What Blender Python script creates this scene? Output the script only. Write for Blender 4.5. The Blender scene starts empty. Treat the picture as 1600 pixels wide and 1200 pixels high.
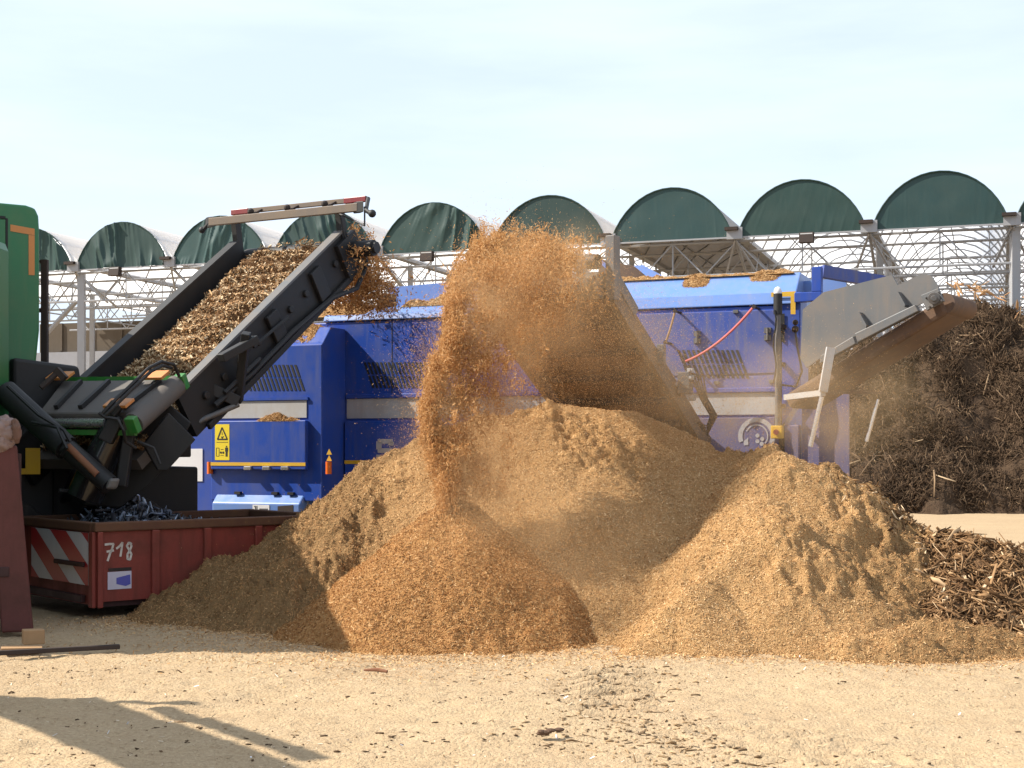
import bpy, bmesh, math, random
import numpy as np
from mathutils import Vector, Matrix
R = math.radians
random.seed(7); rng = np.random.default_rng(11)
sc = bpy.context.scene
col = sc.collection

# ---------------------------------------------------------------- camera, sky, sun
F, HY, CZ = 2200.0, 705.0, 1.75         # focal length and horizon row of the 1600 px photograph, eye height
cam = bpy.data.cameras.new('camera'); camo = bpy.data.objects.new('camera', cam); col.objects.link(camo)
camo.location = (0, 0, CZ); camo.rotation_euler = (R(90), 0, 0)
cam.sensor_width = 36; cam.lens = 36*F/1600; cam.shift_y = (HY-600)/1600
cam.clip_start = .1; cam.clip_end = 3000
sc.camera = camo

SUN_EL, SUN_AZ = R(43), R(1)           # light travels towards +x, a little away from the camera
sdir = Vector((math.cos(SUN_AZ)*math.cos(SUN_EL), math.sin(SUN_AZ)*math.cos(SUN_EL), -math.sin(SUN_EL)))
sun = bpy.data.lights.new('sun', 'SUN'); suno = bpy.data.objects.new('sun', sun); col.objects.link(suno)
suno.rotation_euler = sdir.to_track_quat('-Z', 'Y').to_euler(); suno.location = (-30, -10, 40)
sun.energy = 5.0; sun.angle = R(.5); sun.color = (1, .93, .82)

w = bpy.data.worlds.new('World'); sc.world = w; w.use_nodes = True
nt = w.node_tree; N = nt.nodes; bg = N['Background']
sky = N.new('ShaderNodeTexSky'); sky.sky_type = 'NISHITA'; sky.sun_disc = False
sky.sun_elevation = SUN_EL; sky.sun_rotation = math.atan2(-sdir.x, -sdir.y)
sky.dust_density = 1.6; sky.air_density = 1.0; sky.ozone_density = 1.4
tc = N.new('ShaderNodeTexCoord'); mp = N.new('ShaderNodeMapping'); mp.inputs['Scale'].default_value = (1.2, 1.2, 7)
no = N.new('ShaderNodeTexNoise'); no.inputs['Scale'].default_value = 2.6; no.inputs['Detail'].default_value = 7; no.inputs['Roughness'].default_value = .55
rp = N.new('ShaderNodeValToRGB'); rp.color_ramp.elements[0].position = .35; rp.color_ramp.elements[1].position = .75
rp.color_ramp.elements[0].color = (.68, .68, .68, 1); rp.color_ramp.elements[1].color = (.95, .95, .95, 1)
mx = N.new('ShaderNodeMixRGB'); mx.inputs['Color2'].default_value = (5.4, 6.15, 7.15, 1)
L = nt.links
L.new(tc.outputs['Generated'], mp.inputs['Vector']); L.new(mp.outputs[0], no.inputs['Vector']); L.new(no.outputs['Fac'], rp.inputs[0])
L.new(rp.outputs[0], mx.inputs['Fac']); L.new(sky.outputs[0], mx.inputs['Color1']); L.new(mx.outputs[0], bg.inputs['Color'])
bg.inputs['Strength'].default_value = .102
sc.view_settings.view_transform = 'Standard'; sc.view_settings.look = 'None'
sc.view_settings.exposure = .85; sc.view_settings.gamma = 1
sc.cycles.max_bounces = 6; sc.cycles.volume_bounces = 1; sc.cycles.transparent_max_bounces = 12

# ---------------------------------------------------------------- helpers
def P(x, y, Y): return Vector(((x-800)/F*Y, Y, CZ+(HY-y)/F*Y))   # photograph pixel at distance Y -> point in the yard

def tag(o, label=None, cat=None, group=None, kind=None):
    if label: o['label'] = label
    if cat: o['category'] = cat
    if group: o['group'] = group
    if kind: o['kind'] = kind
    return o
def thing(name, loc, label, cat, group=None):
    o = bpy.data.objects.new(name, None); col.objects.link(o); o.location = loc; o.empty_display_size = .3
    return tag(o, label, cat, group)
def world_org(p):
    v = Vector((0, 0, 0))
    while p is not None: v += p.location; p = p.parent
    return v

class MB:
    def __init__(s): s.v = []; s.f = []
    def quad(s, *p):
        n = len(s.v); s.v += [Vector(q) for q in p]; s.f.append(tuple(range(n, n+len(p)))); return s
    def hexa(s, b, t):                    # 4 bottom, 4 top corners
        n = len(s.v); s.v += [Vector(q) for q in list(b)+list(t)]
        s.f += [(n+3, n+2, n+1, n), (n+4, n+5, n+6, n+7)]+[(n+i, n+(i+1) % 4, n+4+(i+1) % 4, n+4+i) for i in range(4)]; return s
    def box(s, c, ex, ey, ez):            # half-axis vectors
        c = Vector(c); ex = Vector(ex); ey = Vector(ey); ez = Vector(ez)
        b = [c-ex-ey-ez, c+ex-ey-ez, c+ex+ey-ez, c-ex+ey-ez]; return s.hexa(b, [q+2*ez for q in b])
    def aabb(s, x0, x1, y0, y1, z0, z1):
        return s.hexa([(x0, y0, z0), (x1, y0, z0), (x1, y1, z0), (x0, y1, z0)], [(x0, y0, z1), (x1, y0, z1), (x1, y1, z1), (x0, y1, z1)])
    def bar(s, p0, p1, wd, ht, up=(0, 0, 1)):
        p0 = Vector(p0); p1 = Vector(p1); d = (p1-p0).normalized(); up = Vector(up)
        if abs(d.dot(up)) > .98: up = Vector((0, 1, 0))
        sd = d.cross(up).normalized(); u = sd.cross(d).normalized()
        return s.box((p0+p1)/2, (p1-p0)/2, sd*wd/2, u*ht/2)
    def prism(s, poly, ext):
        ext = Vector(ext); n = len(s.v); k = len(poly); poly = [Vector(q) for q in poly]
        s.v += poly+[q+ext for q in poly]
        s.f += [tuple(range(n+k-1, n-1, -1)), tuple(range(n+k, n+2*k))]+[(n+i, n+(i+1) % k, n+k+(i+1) % k, n+k+i) for i in range(k)]; return s
    def tube(s, pts, r, n=8, caps=True):
        pts = [Vector(p) for p in pts]; rings = []; prev = None
        for i, p in enumerate(pts):
            d = (pts[min(i+1, len(pts)-1)]-pts[max(i-1, 0)]).normalized()
            if prev is None: a = d.orthogonal().normalized()
            else: a = (prev-d*prev.dot(d)).normalized()
            prev = a; b = d.cross(a); rr = r[i] if isinstance(r, (list, tuple)) else r
            k = len(s.v); rings.append(k)
            s.v += [p+(a*math.cos(2*math.pi*j/n)+b*math.sin(2*math.pi*j/n))*rr for j in range(n)]
        for k, q in zip(rings, rings[1:]): s.f += [(k+j, k+(j+1) % n, q+(j+1) % n, q+j) for j in range(n)]
        if caps: s.f += [tuple(rings[0]+j for j in reversed(range(n))), tuple(rings[-1]+j for j in range(n))]
        return s
    def cyl(s, p0, p1, r, n=20): return s.tube([p0, p1], r, n)
    def ball(s, c, r, n=10):
        c = Vector(c); m = n//2; k = len(s.v)
        rr = r if isinstance(r, (tuple, list)) else (r, r, r)
        for i in range(m+1):
            th = math.pi*i/m
            for j in range(n):
                ph = 2*math.pi*j/n; s.v.append(c+Vector((rr[0]*math.sin(th)*math.cos(ph), rr[1]*math.sin(th)*math.sin(ph), rr[2]*math.cos(th))))
        for i in range(m):
            for j in range(n): s.f.append((k+i*n+j, k+(i+1)*n+j, k+(i+1)*n+(j+1) % n, k+i*n+(j+1) % n))
        return s
    def build(s, name, mat, parent=None, bev=0, smooth=False, org=None):
        me = bpy.data.meshes.new(name); o_ = world_org(parent) if org is None else Vector(org)
        me.from_pydata([v-o_ for v in s.v], [], s.f); me.materials.append(mat)
        bm = bmesh.new(); bm.from_mesh(me); bmesh.ops.recalc_face_normals(bm, faces=bm.faces); bm.to_mesh(me); bm.free()
        o = bpy.data.objects.new(name, me); col.objects.link(o)
        if parent is not None: o.parent = parent
        elif org is not None: o.location = org
        if smooth:
            me.polygons.foreach_set('use_smooth', [True]*len(me.polygons)); me.set_sharp_from_angle(angle=R(40))
        if bev:
            b = o.modifiers.new('bevel', 'BEVEL'); b.width = bev; b.segments = 2; b.limit_method = 'ANGLE'; b.angle_limit = R(35)
        return o

def np_mesh(name, V, Fq, mat, parent=None, attr=None, smooth=False, org=(0, 0, 0)):
    V = np.asarray(V, np.float32)-np.asarray(org, np.float32); Fq = np.asarray(Fq, np.int32); k = Fq.shape[1]
    me = bpy.data.meshes.new(name); me.vertices.add(len(V)); me.vertices.foreach_set('co', V.ravel())
    me.loops.add(Fq.size); me.loops.foreach_set('vertex_index', Fq.ravel())
    me.polygons.add(len(Fq)); me.polygons.foreach_set('loop_start', np.arange(0, Fq.size, k, dtype=np.int32))
    me.polygons.foreach_set('loop_total', np.full(len(Fq), k, np.int32))
    if smooth: me.polygons.foreach_set('use_smooth', np.ones(len(Fq), bool))
    me.update(calc_edges=True)
    if attr is not None:
        a = me.attributes.new('rnd', 'FLOAT', 'FACE'); a.data.foreach_set('value', np.asarray(attr, np.float32))
    me.materials.append(mat)
    o = bpy.data.objects.new(name, me); col.objects.link(o)
    if parent is not None: o.parent = parent
    else: o.location = org
    return o

_tab = rng.random((64, 512))
_perm = rng.permutation(65536)
def vnoise(x, y, seed=0):
    xi = np.floor(x).astype(np.int64); yi = np.floor(y).astype(np.int64); fx = x-xi; fy = y-yi
    fx = fx*fx*fx*(fx*(fx*6-15)+10); fy = fy*fy*fy*(fy*(fy*6-15)+10)
    def h(a, b): return _perm[(_perm[(a+seed*131) & 65535]+b*7919) & 65535]/65535.0
    return (h(xi, yi)*(1-fx)+h(xi+1, yi)*fx)*(1-fy)+(h(xi, yi+1)*(1-fx)+h(xi+1, yi+1)*fx)*fy
def fbm(x, y, o=4, seed=0, g=.5):
    s = 0; a = 1; t = 0
    for i in range(o):
        s = s+a*(vnoise(x*2**i+i*17.3, y*2**i-i*9.1, seed+i)-.5); t += a; a *= g
    return s/t*2
def ridged(x, y, o=3, seed=0): 
    s = 0; a = 1; t = 0
    for i in range(o):
        s = s+a*(1-np.abs(2*vnoise(x*2**i+i*7.7, y*2**i+i*3.1, seed+i)-1)); t += a; a *= .5
    return s/t

# ---------------------------------------------------------------- materials
def nodes(name):
    m = bpy.data.materials.new(name); m.use_nodes = True; n = m.node_tree
    return m, n, n.nodes['Principled BSDF']
def noise_fac(n, scale, det=6, lo=.35, hi=.65, stretch=(1, 1, 1), rough=.6):
    g = n.nodes.new('ShaderNodeNewGeometry'); mpn = n.nodes.new('ShaderNodeMapping'); mpn.inputs['Scale'].default_value = stretch
    t = n.nodes.new('ShaderNodeTexNoise'); t.inputs['Scale'].default_value = scale; t.inputs['Detail'].default_value = det; t.inputs['Roughness'].default_value = rough
    r = n.nodes.new('ShaderNodeMapRange'); r.inputs[1].default_value = lo; r.inputs[2].default_value = hi
    n.links.new(g.outputs['Position'], mpn.inputs['Vector']); n.links.new(mpn.outputs[0], t.inputs['Vector']); n.links.new(t.outputs['Fac'], r.inputs[0])
    return r.outputs[0], t.outputs['Fac']
def mix(n, fac, a, b):
    m = n.nodes.new('ShaderNodeMixRGB')
    for s, v in (('Fac', fac), ('Color1', a), ('Color2', b)):
        if isinstance(v, (int, float)): m.inputs[s].default_value = v
        elif isinstance(v, tuple): m.inputs[s].default_value = (*v, 1)
        else: n.links.new(v, m.inputs[s])
    return m.outputs[0]
def mul(n, a, k):
    m = n.nodes.new('ShaderNodeMath'); m.operation = 'MULTIPLY'; n.links.new(a, m.inputs[0])
    if isinstance(k, (int, float)): m.inputs[1].default_value = k
    else: n.links.new(k, m.inputs[1])
    return m.outputs[0]
def bump(n, b, h, strength, dist):
    bp = n.nodes.new('ShaderNodeBump'); bp.inputs['Strength'].default_value = strength; bp.inputs['Distance'].default_value = dist
    n.links.new(h, bp.inputs['Height']); n.links.new(bp.outputs[0], b.inputs['Normal'])
def paint(name, c, rough=.45, metal=0, dirt=.35, dcol=(.30, .2, .11), var=.15, scale=2.5, streak=True, bmp=.15, film_=0):
    m, n, b = nodes(name); c = tuple(q*.84 for q in c); dcol = tuple(q*.84 for q in dcol)
    f1, raw = noise_fac(n, scale, 8, .42, .72)
    f2, _ = noise_fac(n, 9, 6, .45, .7, (1, 1, .12) if streak else (1, 1, 1))
    f3, _ = noise_fac(n, 60, 4, .3, .8)
    base = mix(n, mul(n, f3, var), c, tuple(min(1, q*1.35+.01) for q in c))
    d = n.nodes.new('ShaderNodeMath'); d.operation = 'MAXIMUM'; n.links.new(mul(n, f1, dirt), d.inputs[0]); n.links.new(mul(n, f2, dirt*.8), d.inputs[1])
    if film_: base = mix(n, film_, base, dcol)
    n.links.new(mix(n, d.outputs[0], base, dcol), b.inputs['Base Color'])
    rr = n.nodes.new('ShaderNodeMapRange'); rr.inputs[3].default_value = rough; rr.inputs[4].default_value = min(1, rough+.4); n.links.new(d.outputs[0], rr.inputs[0])
    n.links.new(rr.outputs[0], b.inputs['Roughness']); b.inputs['Metallic'].default_value = metal
    if bmp: bump(n, b, raw, bmp, .01)
    return m
def flake_mat(name, stops, rough=.8, spec=.25, trans=0):
    m, n, b = nodes(name)
    a = n.nodes.new('ShaderNodeAttribute'); a.attribute_name = 'rnd'
    r = n.nodes.new('ShaderNodeValToRGB'); e = r.color_ramp.elements
    while len(e) < len(stops): e.new(.5)
    for q, (p, c) in zip(e, stops): q.position = p; q.color = (*c, 1)
    n.links.new(a.outputs['Fac'], r.inputs[0]); n.links.new(r.outputs[0], b.inputs['Base Color'])
    b.inputs['Roughness'].default_value = rough; b.inputs['Specular IOR Level'].default_value = spec
    if trans:
        t = n.nodes.new('ShaderNodeBsdfTranslucent'); n.links.new(r.outputs[0], t.inputs[0])
        ms = n.nodes.new('ShaderNodeMixShader'); ms.inputs[0].default_value = trans
        o = n.nodes['Material Output']; n.links.new(b.outputs[0], ms.inputs[1]); n.links.new(t.outputs[0], ms.inputs[2]); n.links.new(ms.outputs[0], o.inputs['Surface'])
    return m
def grainy(name, cols, big=.9, fine=70, bstr=.9, dist=.02, rough=.95, stretch=(1, 1, 1), aged_shaded=None):
    m, n, b = nodes(name)
    f1, _ = noise_fac(n, big, 8, .3, .7); f2, raw2 = noise_fac(n, fine, 3, .3, .72, stretch); f3, _ = noise_fac(n, big*7, 6, .42, .7)
    c = mix(n, f1, cols[0], cols[1]); c = mix(n, mul(n, f3, .6), c, cols[2]); c = mix(n, mul(n, f2, .65), c, cols[3])
    if aged_shaded:
        at = n.nodes.new('ShaderNodeAttribute'); at.attribute_name = 'age_shade'; c = mix(n, at.outputs['Fac'], c, mix(n, f2, aged_shaded, tuple(q*.55 for q in aged_shaded)))
    n.links.new(c, b.inputs['Base Color']); b.inputs['Roughness'].default_value = rough; b.inputs['Specular IOR Level'].default_value = .1
    bump(n, b, raw2, bstr, dist)
    return m
M = {}
BLUE = (.010, .060, .37)
M['blue'] = paint('blue_paint', BLUE, .38, 0, .34, (.13, .12, .115))
M['blue_dusty'] = paint('blue_dusty_paint', (.016, .062, .34), .5, 0, .7, (.20, .175, .155), .3, 1.6, film_=.10)
M['blue_mauve'] = paint('dust_filmed_blue_paint', (.04, .06, .25), .6, 0, .9, (.25, .19, .18), .3, 1.6, film_=.28)
M['blue_lit'] = paint('lit_blue_paint', (.13, .25, .58), .3, 0, .3, (.34, .29, .27), streak=False)  # light blue with sky reflection and sunlight put into the paint colour
M['band'] = paint('grey_band_paint', (.46, .46, .46), .5, 0, .4)
M['grey'] = paint('galvanised_steel', (.115, .12, .125), .55, .2, .3, (.3, .2, .12))
M['black'] = paint('black_paint', (.008, .008, .009), .6, 0, .16, (.08, .06, .045))
M['rubber'] = paint('belt_rubber', (.10, .09, .082), .75, 0, .45, (.16, .125, .1), streak=False)
M['belt_brown'] = paint('dusty_belt_rubber', (.10, .06, .04), .85, 0, .7, (.22, .12, .06), streak=False)
M['gloss_black'] = paint('gloss_black_paint', (.01, .01, .012), .14, 0, .1, (.1, .08, .05))
M['green'] = paint('shredder_green_paint', (.010, .15, .045), .35, 0, .12)
M['magnet_green'] = paint('bright_green_paint', (.02, .2, .03), .45, 0, .25)
M['orange'] = paint('orange_paint', (.62, .23, .05), .5, 0, .3)
M['yellow'] = paint('yellow_marking', (.72, .42, .02), .5, 0, .22)
M['label_yellow'] = paint('label_yellow', (.8, .62, .02), .5, 0, .05)
M['white'] = paint('white_sheet', (.74, .74, .76), .55, 0, .08)
M['ink'] = paint('black_ink', (.01, .01, .01), .7, 0, 0, bmp=0)
M['chrome'] = paint('pale_steel_tube', (.62, .6, .58), .25, .8, .15)
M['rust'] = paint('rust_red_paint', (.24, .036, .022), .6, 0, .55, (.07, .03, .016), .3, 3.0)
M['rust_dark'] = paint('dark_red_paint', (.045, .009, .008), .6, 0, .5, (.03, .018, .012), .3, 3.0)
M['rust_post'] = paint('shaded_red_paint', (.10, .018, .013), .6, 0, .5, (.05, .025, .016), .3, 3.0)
M['rust_rim'] = paint('rusty_rim', (.11, .045, .022), .8, .1, .7, (.17, .085, .04), .3, 5)
M['stripe_red'] = paint('red_film', (.42, .01, .02), .4, 0, .1)
M['stripe_white'] = paint('white_film', (.62, .62, .64), .4, 0, .2)
M['chalk'] = paint('white_chalk_paint', (.7, .66, .6), .9, 0, .3)
M['stick_blue'] = paint('sticker_blue', (.1, .1, .42), .6, 0, .1)
M['stick_white'] = paint('sticker_white', (.62, .58, .66), .6, 0, .25, (.35, .3, .45))
M['amber'] = paint('amber_lens', (.75, .14, .01), .2, 0, .1)
M['red_lens'] = paint('red_lens', (.2, .01, .014), .4, 0, .15)
M['lamp_grey'] = paint('lamp_bar_alloy', (.14, .105, .078), .6, .1, .35)
M['hose_red'] = paint('pink_red_hose', (.62, .12, .11), .5, 0, .3)
M['steel_white'] = paint('galvanised_truss', (.33, .34, .36), .5, .1, .15, bmp=0)
M['tarp'] = paint('dark_green_tarpaulin', (.007, .040, .034), .5, 0, .12, (.03, .07, .06), .3, 1.2, bmp=0)
M['concrete'] = paint('concrete_wall', (.28, .29, .32), .9, 0, .2, (.2, .18, .15))
M['wall_brown'] = paint('brown_boarded_wall', (.10, .078, .055), .9, 0, .3, (.07, .05, .03))
M['sack'] = paint('pale_sack_cloth', (.27, .19, .17), .95, 0, .3, (.4, .3, .25))
M['sack_brown'] = paint('brown_cloth', (.16, .085, .06), .95, 0, .3, (.1, .06, .04))
M['tyre'] = paint('tyre_rubber', (.02, .02, .02), .85, 0, .4, (.15, .11, .08))
M['wood_block'] = paint('pale_wood', (.42, .25, .12), .85, 0, .3, (.2, .11, .05))
M['iron'] = paint('dark_iron', (.035, .024, .02), .75, .2, .4, (.1, .06, .04))
M['bark'] = paint('red_brown_bark', (.2, .075, .035), .9, 0, .3)
M['orange_wood'] = paint('orange_wood', (.5, .25, .1), .85, 0, .2)
M['clod'] = paint('dark_clod', (.09, .05, .03), .95, 0, .4, (.2, .12, .07))
M['logo'] = paint('pale_grey_logo', (.45, .44, .46), .5, 0, .3)
def film(name, c, tr):
    m, n, b = nodes(name); b.inputs['Base Color'].default_value = (*c, 1); b.inputs['Roughness'].default_value = .5
    t = n.nodes.new('ShaderNodeBsdfTranslucent'); t.inputs[0].default_value = (*c, 1)
    ms = n.nodes.new('ShaderNodeMixShader'); ms.inputs[0].default_value = tr; o = n.nodes['Material Output']
    n.links.new(b.outputs[0], ms.inputs[1]); n.links.new(t.outputs[0], ms.inputs[2]); n.links.new(ms.outputs[0], o.inputs['Surface'])
    return m
M['film'] = film('white_roof_film', (.9, .91, .93), .62)
M['film_dark'] = film('dark_roof_film', (.20, .17, .14), .08)
M['ground'] = grainy('sandy_ground', [(.46, .345, .208), (.385, .28, .17), (.49, .375, .24), (.27, .18, .105)], .6, 42, 1, .02)
M['heap'] = grainy('sawdust_heap', [(.51, .31, .138), (.435, .255, .11), (.56, .365, .178), (.26, .14, .055)], 1.3, 75, 1, .03, aged_shaded=(.215, .13, .06))  # weathered brown, darkened further to paint in shade
M['cone'] = grainy('fresh_sawdust', [(.48, .26, .10), (.42, .215, .078), (.53, .32, .14), (.26, .12, .04)], 1.8, 80, 1, .03)
M['compost'] = grainy('dark_compost', [(.085, .055, .034), (.06, .038, .024), (.13, .085, .05), (.035, .022, .014)], .5, 14, 1, .12)
M['coarse'] = grainy('coarse_wood_bed', [(.22, .125, .06), (.17, .09, .045), (.26, .155, .08), (.08, .042, .02)], 2, 40, 1, .05)
M['scrap'] = grainy('scrap_bed', [(.02, .02, .025), (.03, .028, .03), (.04, .04, .05), (.01, .01, .012)], 3, 40, 1, .03)
M['chips'] = flake_mat('wood_chip', [(0, (.15, .075, .028)), (.35, (.43, .235, .095)), (.7, (.58, .37, .175)), (1, (.78, .58, .34))], trans=.15)
M['chips_red'] = flake_mat('reddish_wood_chip', [(0, (.14, .055, .018)), (.4, (.37, .175, .058)), (.75, (.5, .285, .115)), (1, (.72, .5, .26))], trans=.2)
M['belt_chips'] = flake_mat('coarse_wood_chip', [(0, (.13, .068, .034)), (.3, (.33, .185, .088)), (.65, (.50, .335, .18)), (1, (.72, .58, .39))], .95, .1)
M['splinters'] = flake_mat('broken_wood', [(0, (.05, .028, .014)), (.4, (.17, .095, .045)), (.75, (.36, .22, .11)), (1, (.62, .47, .3))], .95, .1)
M['dusty_steel'] = paint('dusty_steel', (.13, .10, .08), .7, .1, .6, (.2, .12, .065))
M['ground_chips'] = flake_mat('ground_chip', [(0, (.12, .075, .04)), (.4, (.32, .215, .115)), (.8, (.5, .37, .225)), (1, (.68, .58, .46))])
M['dust'] = flake_mat('flying_sawdust', [(0, (.28, .12, .035)), (.5, (.55, .30, .115)), (1, (.78, .54, .29))], trans=.5)
M['twigs'] = flake_mat('shredded_twig', [(0, (.045, .029, .018)), (.55, (.115, .074, .045)), (.85, (.27, .185, .11)), (1, (.58, .45, .29))], .95, .1)
M['scrapbits'] = flake_mat('scrap_bit', [(0, (.01, .01, .012)), (.6, (.05, .05, .06)), (.85, (.18, .22, .3)), (1, (.5, .6, .75))], .35, .5)

def dust_volume(blobs):
    m = bpy.data.materials.new('dust_volume'); m.use_nodes = True; n = m.node_tree; n.nodes.remove(n.nodes['Principled BSDF'])
    v = n.nodes.new('ShaderNodeVolumePrincipled'); v.inputs['Color'].default_value = (.97, .70, .40, 1); v.inputs['Anisotropy'].default_value = .15
    g = n.nodes.new('ShaderNodeNewGeometry'); tot = None
    def math_(op, a, b=None):
        q = n.nodes.new('ShaderNodeMath'); q.operation = op
        for i, x in enumerate((a, b)):
            if x is None: continue
            if isinstance(x, (int, float)): q.inputs[i].default_value = x
            else: n.links.new(x, q.inputs[i])
        return q.outputs[0]
    for c, r, dens in blobs:
        a = n.nodes.new('ShaderNodeVectorMath'); a.operation = 'SUBTRACT'; n.links.new(g.outputs['Position'], a.inputs[0]); a.inputs[1].default_value = c
        d = n.nodes.new('ShaderNodeVectorMath'); d.operation = 'DIVIDE'; n.links.new(a.outputs[0], d.inputs[0]); d.inputs[1].default_value = r
        l = n.nodes.new('ShaderNodeVectorMath'); l.operation = 'LENGTH'; n.links.new(d.outputs[0], l.inputs[0])
        f = math_('MAXIMUM', math_('SUBTRACT', 1.0, l.outputs['Value']), 0.0); f = math_('MULTIPLY', math_('MULTIPLY', f, f), dens)
        tot = f if tot is None else math_('ADD', tot, f)
    t = n.nodes.new('ShaderNodeTexNoise'); t.inputs['Scale'].default_value = 1.9; t.inputs['Detail'].default_value = 4; n.links.new(g.outputs['Position'], t.inputs['Vector'])
    mr = n.nodes.new('ShaderNodeMapRange'); mr.inputs[1].default_value = .38; mr.inputs[2].default_value = .68; mr.inputs[3].default_value = .15; mr.inputs[4].default_value = 1.6; n.links.new(t.outputs['Fac'], mr.inputs[0])
    n.links.new(math_('MULTIPLY', tot, mr.outputs[0]), v.inputs['Density']); n.links.new(v.outputs[0], n.nodes['Material Output'].inputs['Volume'])
    return m
# ---------------------------------------------------------------- ground
def axis(a, b, st, lo, hi):
    c = list(np.arange(a, b+1e-6, st)); s = st; x = b
    while x < hi: s *= 1.35; x += s; c.append(min(x, hi))
    s = st; x = a
    while x > lo: s *= 1.35; x -= s; c.insert(0, max(x, lo))
    return np.array(c)
gx = axis(-5.5, 6.5, .03, -420, 420); gy = axis(7.2, 14.5, .025, -60, 900)
GX, GY = np.meshgrid(gx, gy)
def ground_h(X, Y):
    near = np.clip((30-np.abs(Y-10))/20, 0, 1)*np.clip((30-np.abs(X))/20, 0, 1)
    h = fbm(X*.5, Y*.5, 3, 3)*.03+fbm(X*2.2, Y*3.5, 4, 9)*.016+fbm(X*9, Y*15, 3, 19)*.015
    tx = .72+.10*(Y-10); lane = np.exp(-((X-tx-.02)/.3)**4)*np.clip((11.5-Y)/.4, 0, 1)*np.clip((Y-9.3)/.7, 0, 1)   # tyre track
    h = h+lane*(-.035+.10*np.sin(Y*2*math.pi/.25+4*np.abs(X-tx)))*np.clip(.35+1.3*vnoise(X*3, Y*3, 77), 0, 1)
    ln2 = np.exp(-((X-tx+.75)/.22)**4)*np.clip((11.2-Y)/.5, 0, 1); h = h+ln2*.022*np.sin(Y*2*math.pi/.2)*vnoise(X*2, Y*2, 5)
    rough = np.exp(-((X-1.5-.5*(8.8-Y))/.7)**2)*np.clip((10-Y)/1.5, 0, 1); h = h+rough*(ridged(X*5, Y*9, 3, 23)-.55)*.09
    l3 = np.exp(-((X+1.9-.55*(Y-10))/.2)**4)*np.clip((12-Y)/.6, 0, 1); h = h+l3*(-.02+.012*np.sin(Y*2*math.pi/.22))
    return h*near-.02
Z = ground_h(GX, GY)
nx, ny = len(gx), len(gy); idx = np.arange(nx*ny).reshape(ny, nx)
Fq = np.stack([idx[:-1, :-1], idx[:-1, 1:], idx[1:, 1:], idx[1:, :-1]], -1).reshape(-1, 4)
g = np_mesh('ground', np.stack([GX, GY, Z], -1).reshape(-1, 3), Fq, M['ground'], smooth=True); tag(g, kind='structure')

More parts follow.
